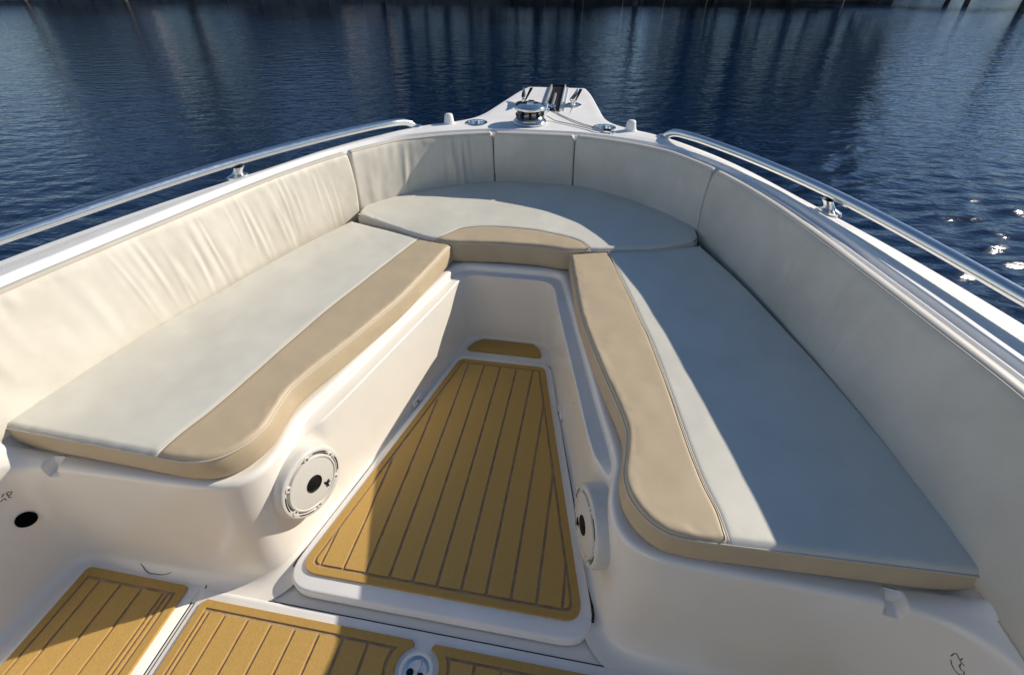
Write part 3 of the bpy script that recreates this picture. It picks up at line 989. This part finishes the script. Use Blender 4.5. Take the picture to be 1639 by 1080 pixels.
# ---- centre console aft of the bow cockpit, out of view, added to bounce sunlight forward
def console():
    V, f = box((0, -1.05, .50), (.92, .95, 1.10), None, .07)
    c = MB().add(V, f).build('console', GELW, boat)
    V, f = box((0, -.36, .17), (.84, .44, .44), None, .05)
    MB().add(V, f).build('console_seat', GELW, c)
    V, f = box((0, -.36, .425), (.82, .42, .07), None, .025)
    MB().add(V, f).build('seat_pad', VINYL, c)
    V = [(x, y, z) for z, yy in ((1.05, -.66), (1.50, -.86)) for x, y in ((-.42, yy - .30), (-.36, yy), (.36, yy), (.42, yy - .30))]
    V += [(x, y - .008, z) for x, y, z in V]
    F = []
    for k in range(3): F += [(k, k + 1, k + 5, k + 4), (8 + k + 4, 8 + k + 5, 8 + k + 1, 8 + k)]
    MB().add(V, F).build('windshield', GLASS, c, smooth=False)
console()

# ---- grab rails
def rail(s):
    R = np.array([(.640, 2.985, .718), (.652, 2.968, .735), (.676, 2.938, .752), (.722, 2.868, .762), (.790, 2.780, .765), (.935, 2.575, .765), (1.127, 2.230, .765),
                  (1.250, 1.930, .765), (1.360, 1.600, .765), (1.430, 1.370, .765), (1.472, 1.100, .765), (1.490, .600, .765), (1.495, -.300, .765)])
    w = np.clip((2.95 - R[:, 1:2]) / .15, 0, 1)
    R[:, 0:1] += .000 * w
    R[:, 1:2] += .0000 * (R[:, 1:2] - .441) * w
    R[:, 2:3] += .001 * w
    P = smooth_cols(pchip(R, per=8), 4)
    P[:, 0] *= s
    r = MB().add(*tube(P, .0172, 20)).build('grab_rail', STEELR, boat, sharp=None)
    for (x, y), (xt, yt) in (((1.150, 2.205), (1.132, 2.212)), ((1.482, .95), (1.500, .95)), ((1.50, -.25), (1.52, -.25))):
        st = MB()
        pts = [(s * x, y, .698), (s * x, y, .7085), (s * (x * .85 + xt * .15), y, .716), (s * (x * .5 + xt * .5), (y + yt) / 2, .728), (s * xt, yt, .742)]
        t = np.array([(.23, .97)])
        # oval post, wider along the rail
        V, f = [], []
        for (px, py, pz), (a, b) in zip(pts, ((.046, .028), (.045, .027), (.026, .015), (.021, .0125), (.023, .0135))):
            tv = np.array([-s * .48, .877]) if y > 1.5 else np.array([-s * .12, .99])
            nv = np.array([tv[1], -tv[0]])
            for k in range(20):
                an = 2 * math.pi * k / 20
                q = tv * a * math.cos(an) + nv * b * math.sin(an)
                V.append((px + q[0], py + q[1], pz))
        f = grid_faces(5, 20, True); f.append(tuple(range(20))[::-1])
        st.add(V, f).build('stanchion', STEEL, r)
    MB().add(*lathe([(.034, 0), (.034, .004), (.026, .010), (.0, .012)], 24, Matrix.Translation((s * .638, 2.990, .7195)))).build('rail_flange', STEEL, r)
rail(-1); rail(1)

# ---- deck fittings
def at_deck(x, y, z=.7195, rz=0): return Matrix.Translation((x, y, z)) @ Matrix.Rotation(rz, 4, 'Z')
for s in (-1, 1):      # white cone studs
    MB().add(*lathe([(.031, 0), (.031, .004), (.027, .007), (.022, .040), (.020, .045), (.016, .048), (0, .049)], 24, at_deck(s * .478, 3.075))).build('deck_stud', WHITEPL, boat)
for s, x in ((-1, -.335), (1, .345)):
    q = at_deck(x, 3.105)
    ch = MB().add(*lathe([(.0, -.085), (.040, -.085), (.043, -.08), (.0445, -.004), (.046, .002), (.052, .0045), (.059, .003), (.0605, 0), (.060, -.003)], 40, q)).build('cup_holder', STEEL, boat)
    MB().add(*lathe([(.0, -.018), (.0425, -.018), (.0435, -.024)], 32, q)).build('cup_liner', BLACK, ch)
    for k in range(4):
        a = k * math.pi / 2 + .5
        MB().add(*lathe([(.004, .003), (.003, .0055), (0, .006)], 8, q @ Matrix.Translation((.053 * math.cos(a), .053 * math.sin(a), 0)))).build('screw', STEEL, ch)
# drain plug with ring lying by the starboard cup holder
pl = root('drain_plug', 'small steel plug with a ring lying beside the right cup holder', 'plug', (.375, 3.02, .72))
MB().add(*tube([(.345, 3.033, .729), (.378, 3.022, .729)], .0055, 10)).build('plug_body', BLACK, pl)
MB().add(*tube([(.388 + .011 * math.cos(a), 3.018 + .011 * math.sin(a), .7235) for a in np.linspace(0, 2 * math.pi, 18, endpoint=False)], .0028, 6, closed=True)).build('plug_ring', STEEL, pl)

# windlass
wl = root
q = at_deck(-.052, 3.150)
wd = MB().add(*lathe([(.088, 0), (.090, .006), (.086, .014), (.078, .018), (.074, .022)], 48, q)).build('windlass', STEEL, boat, sharp=40)
gy = MB().add(*lathe([(.074, .020), (.076, .026), (.070, .032), (.064, .040), (.064, .052), (.070, .060), (.076, .066)], 48, q)).build('chain_gypsy', pmat('gypsy_dark', (.20, .20, .21), .25, metal=1), wd, sharp=50)
for k in range(9):
    a = k * 2 * math.pi / 9
    b = q @ Matrix.Rotation(a, 4, 'Z') @ Matrix.Translation((.071, 0, .045))
    V, f = box((0, 0, 0), (.010, .016, .016), None, .004)
    MB().add([tuple(b @ Vector(v)) for v in V], f).build('chain_pocket', BLACK, wd)
MB().add(*lathe([(.076, .066), (.081, .069), (.083, .076), (.081, .083), (.076, .087), (.070, .0885), (.066, .0885), (.0635, .090), (.050, .095), (.030, .097), (.0, .0975)], 48, q)).build('windlass_cap', STEEL, wd, sharp=40)
b = q @ Matrix.Translation((.004, 0, .100))
V, f = box((0, 0, 0), (.034, .060, .012), None, .005)
MB().add([tuple(b @ Vector(v)) for v in V], f).build('cap_handle', STEEL, wd)
# control arm on the windlass
MB().add(*tube([tuple(q @ Vector(v)) for v in ((.055, .055, .02), (.075, .075, .05), (.080, .085, .078))], .008, 8)).build('chain_guide', STEEL, wd)

# cleats
def cleat(x, y, rz):
    q = at_deck(x, y, .7195, rz)
    V = []
    for (a, bb, z) in ((.055, .048, 0), (.056, .049, .004), (.050, .043, .0075), (.0, .0, .009)):
        for k in range(28):
            t = 2 * math.pi * k / 28
            V.append(tuple(q @ Vector((bb * math.cos(t), a * math.sin(t), z))))
    c = MB().add(V, grid_faces(4, 28, True)).build('deck_cleat', STEEL, boat, sharp=40)
    for sy in (-1, 1):
        MB().add(*tube([tuple(q @ Vector((0, sy * .024, z))) for z in (.004, .020, .040)], [.013, .010, .011], 12)).build('stem', STEEL, c)
    pts = [(0, -.115, .060), (0, -.09, .052), (0, -.05, .046), (0, 0, .045), (0, .05, .046), (0, .09, .054), (0, .118, .066)]
    MB().add(*tube([tuple(q @ Vector(v)) for v in pts], [.004, .0085, .012, .013, .012, .0085, .004], 12)).build('horn', STEEL, c)
cleat(.150, 3.560, R_(-6))
cleat(-.150, 3.560, R_(8))

# anchor roller: two steel cheeks with a dark channel between them
CHEEK = add_noise(pmat('cheek_steel', (.74, .74, .73), .42, metal=.75), nscale=40, rough_rng=(.34, .5))
def slot_x(y): return .040 - .027 * (y - 3.41) / .65
rm = Matrix.Rotation(math.atan(.027 / .65), 3, 'Z')
ar = MB().add(*box((slot_x(3.735), 3.735, .7225), (.074, .64, .004), rm)).build('anchor_roller', BLACK, boat, smooth=False)
for s in (-1, 1):
    ck = MB()
    prof = [(3.40, .7195), (3.40, .732), (3.44, .738), (3.80, .738), (4.02, .738), (4.072, .736), (4.078, .728), (4.078, .7195)]
    V = [(slot_x(y) + s * .047 - .004, y, z) for y, z in prof] + [(slot_x(y) + s * .047 + .004, y, z) for y, z in prof]
    m = len(prof)
    f = [tuple(range(m)), tuple(range(m, 2 * m))[::-1]] + [(k, (k + 1) % m, m + (k + 1) % m, m + k) for k in range(m)]
    ck.add(V, f).build('cheek', CHEEK, ar, smooth=False)
    V, f = box((slot_x(3.735) + s * .060, 3.735, .7215), (.020, .64, .004), rm, .001)
    MB().add(V, f).build('flange', CHEEK, ar, smooth=False)
MB().add(*tube([(-.028, 4.082, .722), (.012, 4.082, .722), (.052, 4.082, .722)], [.013, .009, .013], 16)).build('roller', BLACK, ar)
# anchor stowed in the roller
an = root('anchor', 'steel anchor shank stowed in the bow roller channel', 'anchor', (.03, 3.7, .73))
MB().add(*box((.030, 3.60, .738), (.014, .30, .022), rm, .004)).build('shank', add_noise(pmat('galvanised', (.48, .48, .47), .42, metal=.8), nscale=40, rough_rng=(.3, .55)), an)
MB().add(*tube([((.038) + .016 * math.cos(a), 3.435 + .020 * math.sin(a), .742) for a in np.linspace(0, 2 * math.pi, 16, endpoint=False)], .005, 8, closed=True)).build('shackle', STEEL, an)
MB().add(*box((.008, 4.13, .66), (.03, .16, .06), Matrix.Rotation(R_(-35), 3, 'X'), .006)).build('crown', STEEL, an)
for s in (-1, 1):
    V = [(.01 + a * s, y, z - .05) for a, y, z in ((0, 4.16, .68), (.10, 4.12, .60), (.07, 4.09, .50), (0, 4.11, .52), (0, 4.172, .675), (.10, 4.132, .595), (.07, 4.102, .495), (0, 4.122, .515))]
    MB().add(V, [(0, 1, 2, 3), (7, 6, 5, 4), (0, 4, 5, 1), (1, 5, 6, 2), (2, 6, 7, 3), (3, 7, 4, 0)]).build('fluke', STEEL, an, smooth=False)
# chain from the shackle to the windlass
cn = root('anchor_chain', 'short steel chain between the windlass and the anchor shackle', 'chain', (0, 3.35, .73))
pts = pchip(np.array([(.012, 3.44, .742), (.016, 3.38, .738), (.022, 3.30, .742), (.020, 3.22, .764)]), n=9)
for k in range(9):
    p = Vector(pts[k]); t = Vector(pts[min(k + 1, 8)]) - Vector(pts[max(k - 1, 0)]); t.normalize()
    rot = t.to_track_quat('X', 'Z').to_matrix().to_4x4(); rot.translation = p
    rot = rot @ Matrix.Rotation(k % 2 * math.pi / 2, 4, 'X')
    L = [tuple(rot @ Vector((.019 * math.cos(a), .0095 * math.sin(a), 0))) for a in np.linspace(0, 2 * math.pi, 14, endpoint=False)]
    MB().add(*tube(L, .0042, 6, closed=True)).build('link', STEEL, cn)
# cord: two thin strands over the foredeck
cd = root('cord', 'thin tan cord lying across the white foredeck to the right cup holder', 'cord', (.15, 3.2, .72))
for P in (((.046, 3.44, .735), (.075, 3.36, .7235), (.14, 3.26, .7225), (.23, 3.15, .7225), (.315, 3.075, .7225), (.345, 3.035, .7245)),
          ((.03, 3.235, .735), (.09, 3.185, .7225), (.18, 3.13, .7225), (.26, 3.07, .7225), (.325, 3.022, .7225), (.350, 3.024, .7245))):
    MB().add(*tube(pchip(np.array(P), n=40), .0026, 6)).build('strand', CORD, cd)

# ================================================================== CUSHIONS
def dense(P, n): return resample(smooth_cols(pchip(np.array(P, float), per=12), 3), n)
def nonuni(n, e):
    """0..1 with finer steps at the ends"""
    t = np.linspace(0, 1, n)
    return t + 0 * t if not e else (t - np.sin(2 * math.pi * t) / (2 * math.pi) * e)

def flat(z0): return lambda x, y: z0 + 0 * x
def tilted(z0): return lambda x, y: z0 - .018 * (np.abs(x) - .45)
def top_panels(parent, panels, outline, zt, r, puff, seams, seed, wr=.0012):
    for name, A0, A1, mat, nu in panels:
        nv = len(A0)
        us = nonuni(nu, .85)
        X = A0[None, :, 0] * (1 - us[:, None]) + A1[None, :, 0] * us[:, None]
        Y = A0[None, :, 1] * (1 - us[:, None]) + A1[None, :, 1] * us[:, None]
        d = seg_dist(X, Y, outline)
        dd = np.minimum(d, r)
        Z = zt(X, Y) - r + np.sqrt(np.maximum(r * r - (r - dd) ** 2, 0))
        Z += puff * (1 - np.exp(-d / .045)) + wr * (vnoise(X * 9, Y * 7, seed) + .5 * vnoise(X * 23, Y * 19, seed + 1)) * np.clip(d / .03, 0, 1)
        # puckers along the stitched edge
        Z += .0010 * vnoise(X * 60, Y * 60, seed + 2) * np.exp(-((d - .016) / .012) ** 2)
        for s in seams:
            ds = np.full(X.shape, 1e9)
            for i in range(len(s) - 1):
                a, b = s[i], s[i + 1]; ab = b - a
                t = np.clip(((X - a[0]) * ab[0] + (Y - a[1]) * ab[1]) / (ab @ ab + 1e-12), 0, 1)
                ds = np.minimum(ds, np.hypot(X - a[0] - t * ab[0], Y - a[1] - t * ab[1]))
            Z -= .0032 * np.exp(-(ds / .006) ** 2)
        V = np.stack([X, Y, Z], -1).reshape(-1, 3)
        o = mk(name, V, grid_faces(nu, nv), mat, parent, True)
        fix_normals(o)
        if sum(p.normal.z for p in o.data.polygons[:50]) < 0:
            o.data.flip_normals()

def side_band(parent, P, zt, zbot, r, mat, name='side_band', closed=False, seed=0):
    P = np.asarray(P, float)
    n = normals2(P)
    L = np.concatenate([[0], np.cumsum(np.linalg.norm(np.diff(P, axis=0), axis=1))])
    rows = []
    ztop = zt(P[:, 0], P[:, 1])[:, None]
    h = ztop - r - (zbot(P[:, 0], P[:, 1])[:, None] if callable(zbot) else zbot)
    for t in (0, .04, .12, .25, .4, .55, .7, .85, .94, 1.0):
        bul = .0055 * math.sin(math.pi * min(1, max(0, t))) ** .7 - (.010 if t == 1 else 0) - (.003 if t == .94 else 0)
        bul = bul + .0012 * vnoise(L * 22, np.full_like(L, t * 3.0), seed) * math.sin(math.pi * t)
        rows.append(np.concatenate([P + n * np.reshape(bul, (-1, 1)) if np.ndim(bul) else P + n * bul, ztop - r - h * t], 1))
    Rn = np.stack(rows)
    o = mk(name, Rn.reshape(-1, 3), grid_faces(len(rows), len(P)), mat, parent, True)
    fix_normals(o)
    return o

def piping(parent, P, zt, dz, rad, mat=PIPING, name='piping'):
    P = np.asarray(P, float)
    return MB().add(*tube(np.concatenate([P, zt(P[:, 0], P[:, 1])[:, None] + dz], 1), rad, 7)).build(name, mat, parent, sharp=None)

CUT = .445
I0 = [(.258, 2.232), (.290, 2.035), (.327, 1.820), (.362, 1.690), (.402, 1.560), (.442, 1.440), (.468, 1.360), (.480, 1.300), (.476, 1.235), (.470, 1.175),
      (.480, 1.125), (.503, 1.084), (.535, 1.054), (.575, 1.038), (.630, 1.034)]
S0 = [(.412, 2.275), (.500, 1.935), (.572, 1.630), (.625, 1.320), (.652, 1.180), (.676, 1.100), (.686, 1.036)]
O0 = [(.800, 2.410), (.915, 2.130), (1.005, 1.850), (1.082, 1.590), (1.141, 1.340), (1.177, 1.170), (1.194, 1.058)]
def lounge_cushion(s, label):
    ct = root('seat_cushion', label, 'cushion', (s * .7, 1.6, .388))
    n = 150
    f = lambda P: dense(P, n) * np.array([s, 1])
    I, S, O = f(I0), f(S0), f(O0)
    if s < 0:
        pass
    outline = np.concatenate([I, np.linspace(I[-1], O[-1], 30)[1:-1], O[::-1], np.linspace(O[0], I[0], 30)[1:-1]])
    if area2(outline) < 0: ol = outline[::-1]
    else: ol = outline
    r = .013
    top_panels(ct, [('tan_panel', I, S, TAN, 34), ('white_panel', S, O, VINYL, 60)], outline[::2], tilted(CUT), r, .0018, [S[::4]], 20 + s)
    # band: outward normal must be left of travel -> traverse clockwise
    cw = ol[::-1]
    cw = np.concatenate([cw, cw[:1]])
    cwd = resample(cw, 420)
    side_band(ct, cwd, tilted(CUT), tilted(.356), r, TAN, seed=5 + s)
    piping(ct, cwd, tilted(CUT), -r + .0012, .0030)
    piping(ct, S, tilted(CUT), .0022, .0016, THREAD, 'seam')
lounge_cushion(-1, 'sunlit left lounge seat cushion, white with tan inner strip')
lounge_cushion(1, 'shaded right lounge seat cushion, white with tan inner strip')

ZF = .461
def bow_cushion():
    ct = root('bow_cushion', 'curved white seat cushion across the bow with tan front panel', 'cushion', (0, 2.6, .388))
    n = 160
    B = [(-.778, 2.450), (-.785, 2.540), (-.748, 2.640), (-.655, 2.730), (-.475, 2.868), (-.215, 2.975), (0, 2.990), (.215, 2.978), (.475, 2.870), (.655, 2.730), (.748, 2.640), (.790, 2.540), (.790, 2.450)]
    Wp = [(-.760, 2.432), (-.530, 2.325), (-.335, 2.250), (-.300, 2.285), (-.245, 2.360), (-.165, 2.393), (-.070, 2.405), (.060, 2.400), (.155, 2.378), (.235, 2.352), (.295, 2.318), (.345, 2.262), (.480, 2.292), (.630, 2.330), (.772, 2.412)]
    Bk, W = resample(smooth_cols(pchip(np.array(B), per=14), 3), n), resample(smooth_cols(pchip(np.array(Wp), per=12), 2), n)
    Fr = [(-.335, 2.250), (-.27, 2.238), (-.153, 2.250), (-.02, 2.262), (.10, 2.262), (.235, 2.246), (.345, 2.262)]
    Fd = resample(pchip(np.array(Fr), per=14), 90)
    i0 = np.argmin(np.hypot(W[:, 0] + .335, W[:, 1] - 2.25)); i1 = np.argmin(np.hypot(W[:, 0] - .345, W[:, 1] - 2.262))
    seam = W[i0:i1 + 1]
    sm = resample(seam, 90)
    Fd[0], Fd[-1] = sm[0], sm[-1]
    outline = np.concatenate([W[:i0], Fd, W[i1 + 1:], Bk[::-1]])
    r = .013
    top_panels(ct, [('white_panel', W, Bk, VINYL, 60), ('tan_panel', Fd, sm, TAN, 22)], outline[::2], flat(ZF), r, .005, [sm[::3]], 31)
    front = np.concatenate([W[:i0], Fd, W[i1 + 1:]])
    # walk right to left so that the left-hand normal looks aft
    def band(P, mat, nm, sd):
        P = resample(P, max(20, int(np.sum(np.linalg.norm(np.diff(P, axis=0), axis=1)) / .008)))
        side_band(ct, P[::-1], flat(ZF), .356, r, mat, nm, seed=sd)
        piping(ct, P, flat(ZF), -r + .0012, .0030)
    band(np.concatenate([W[:i0 + 1]]), CREAM, 'side_band', 3)
    band(Fd, TAN, 'tan_band', 4)
    band(W[i1:], CREAM, 'side_band', 6)
    side_band(ct, resample(Bk, 200), flat(ZF), .356, r, CREAM, 'back_band', seed=9)
    for e0, e1 in ((W[0], Bk[0]), (Bk[-1], W[-1])):
        side_band(ct, np.linspace(e0, e1, 8), flat(ZF), .356, r, CREAM, 'end_band', seed=8)
    piping(ct, sm, flat(ZF), .0030, .0016, THREAD, 'seam')
bow_cushion()

# ---- backrest cushions.  columns: K top outer edge | B bottom front edge
KB = np.array([
 (.000, 2.966, .000, 2.985), (.100, 2.965, .100, 2.984), (.210, 2.960, .212, 2.976), (.325, 2.930, .335, 2.925), (.465, 2.880, .470, 2.845), (.560, 2.832, .565, 2.770),
 (.660, 2.770, .655, 2.685), (.760, 2.660, .735, 2.600), (.842, 2.545, .795, 2.515), (.985, 2.240, .895, 2.225), (1.058, 2.020, .965, 2.000), (1.130, 1.760, 1.035, 1.735),
 (1.200, 1.500, 1.095, 1.480), (1.255, 1.280, 1.135, 1.260), (1.290, 1.050, 1.165, 1.040), (1.310, .800, 1.185, .800), (1.325, .300, 1.195, .300), (1.325, -.400, 1.20, -.400)])
KB[:, 2] += .013 * np.clip((KB[:, 2] - .7) / .2, 0, 1)
KB[:, 0] -= .018 * np.clip((KB[:, 0] - .5) / .3, 0, 1)
KBF = smooth_cols(pchip(KB, per=24), 4)
def folds(kind, rg):
    out = []
    if kind == 'none': return out
    for c0, c1, n, amp, w in kind:
        for _ in range(n):
            out.append((rg.uniform(c0, c1), rg.uniform(-.035, .015), rg.uniform(.35, 1.0) * amp * .85, rg.uniform(.6, 1.4) * w, rg.uniform(.30, .95), rg.uniform(.18, .5)))
    return out
def backrest(label, A, fl, seed, aft_open=False):
    """A: matched columns along the cushion, outboard on the left hand of travel"""
    n = max(60, int(np.sum(np.linalg.norm(np.diff(A[:, :2], axis=0), axis=1)) / .005))
    A = resample(A, n)
    K, B = A[:, :2], A[:, 2:4]
    L = np.concatenate([[0], np.cumsum(np.linalg.norm(np.diff((K + B) / 2, axis=0), axis=1))])
    tot = L[-1]
    nK = normals2(K)
    mid = (K[n // 2] + B[n // 2]) / 2
    bt = root('backrest_cushion', label, 'cushion', (float(mid[0]), float(mid[1]), .43))
    zb, zt = .388, .721
    rg = np.random.default_rng(seed)
    F = folds(fl, rg)
    rows = []
    def row(P, z): rows.append(np.concatenate([P, np.full((n, 1), z) if np.isscalar(z) else z], 1))
    Kf = K - nK * .030
    row(B + nK * .055, zb + .004)
    row(B + nK * .020, zb)
    row(B + nK * .007, zb + .002)
    row(B + nK * .001, zb + .009)
    ts = np.linspace(.05, .955, 34)
    soft = vnoise(L * 4.5, np.full_like(L, .5), seed)
    for t in ts:
        d = .016 * math.sin(math.pi * t) ** .8 + .0022 * soft * math.sin(math.pi * t)
        d = np.full(n, d) if np.isscalar(d) else d
        d = d + .0014 * vnoise(L * 11, np.full_like(L, t * 3.3), seed + 1) + .0006 * vnoise(L * 34, np.full_like(L, t * 7), seed + 2)
        # small puckers just under the top seam
        d = d + .0016 * vnoise(L * 38, np.full_like(L, t * 2), seed + 3) * math.exp(-((t - .93) / .05) ** 2)
        for s0, tilt, amp, w, tc, tw in F:
            q = (L - s0 * tot - tilt * (t - .5)) / w
            win = math.exp(-((t - tc) / tw) ** 2) * math.sin(math.pi * min(1, t * 1.02)) ** .5
            d = d + amp * win * (np.exp(-q * q) - .55 * np.exp(-((q - 1.7) / 1.1) ** 2))
        P = B * (1 - t) + Kf * t - nK * d[:, None]
        row(P, zb + (zt - zb) * (t * .97 + .012))
    row(Kf + nK * .002, zt - .0045)
    row(Kf + nK * .008, zt + .0002)
    row(K - nK * .008, zt + .002)
    row(K - nK * .001, zt - .001)
    row(K + nK * .004, zt - .008)
    row(K + nK * .006, zt - .06)
    row(B * .5 + K * .5 + nK * .050, zb + .12)
    Rn = np.stack(rows)
    # gather the ends
    cen = Rn.mean(0)
    e = np.minimum(L, tot - L) / .016
    sc = np.where(e < 1, np.sqrt(np.clip(1 - (1 - np.clip(e, 0, 1)) ** 2, 0, 1)) * .22 + .78, 1)
    Rn = cen[None] + (Rn - cen[None]) * sc[None, :, None]
    nr = len(rows)
    V = Rn.reshape(-1, 3)
    f = grid_faces(nr, n) + [((nr - 1) * n + j, (nr - 1) * n + j + 1, j + 1, j) for j in range(n - 1)]
    f += [tuple(i * n for i in range(nr)), tuple(i * n + n - 1 for i in range(nr))[::-1]]
    o = mk('cover', V, f, CREAM, bt, True)
    fix_normals(o)
    # welted seam along the top front edge
    W = Rn[38]
    MB().add(*tube(W[2:-2], .0022, 6)).build('piping', PIPING, bt, sharp=None)
    W = Rn[3]
    MB().add(*tube(W[2:-2], .0022, 6)).build('piping', PIPING, bt, sharp=None)

full = mirror_join(KBF, (0, 2))
def part_of(a, b):
    """columns of the full path between path distances measured at K from the centre (port negative)"""
    L = np.concatenate([[0], np.cumsum(np.linalg.norm(np.diff(full[:, :2], axis=0), axis=1))])
    L -= L[len(L) // 2]
    t = np.linspace(a, b, 400)
    return np.stack([np.interp(t, L, full[:, k]) for k in range(4)], 1), L
_, Lf = part_of(0, 1)
def dist_at(x, y):
    i = np.argmin(np.hypot(full[:, 0] - x, full[:, 1] - y)); return Lf[i]
jm, jl = .2105, dist_at(.842, 2.545)
g = .0035
backrest('plain middle backrest cushion at the very bow', part_of(-jm + g, jm - g)[0], 'none', 41)
backrest('deeply wrinkled curved backrest cushion, left of the middle bow one', part_of(-jl + g, -jm - g)[0],
         [(.28, .92, 13, .0105, .013), (.1, .4, 4, .004, .02)], 42)
backrest('smooth curved backrest cushion, right of the middle bow one', part_of(jm + g, jl - g)[0], [(.30, .62, 7, .0026, .011), (.6, .95, 3, .0015, .012)], 43)
backrest('long sunlit wrinkled backrest cushion along the left side', part_of(Lf[0] + .2, -jl - g)[0], [(.60, .88, 24, .0038, .0105), (.72, .99, 12, .0026, .009), (.45, .62, 8, .002, .018)], 44)
backrest('long shaded backrest cushion along the right side', part_of(jl + g, Lf[-1] - .2)[0], [(.10, .42, 12, .0020, .012)], 45)

# ---- hair-thin strand lying in the corner of the port mat
hs = root('loose_strand', 'thin dark curved strand lying beside the left floor mat', 'strand', (-.86, .95, -.045))
P = [(-.958, .968, -.030), (-.925, .955, -.036), (-.885, .936, -.0445), (-.845, .938, -.0445), (-.815, .948, -.040), (-.795, .962, -.032)]
MB().add(*tube(smooth_cols(pchip(np.array(P), n=60), 12), .0011, 5)).build('strand', HAIR, hs)
MB().add(*tube([(-.687, .926, -.047), (-.693, .955, -.0465), (-.700, .972, -.040), (-.706, .984, -.028)], .0016, 5)).build('lid_crack', DARKGAP, boat)
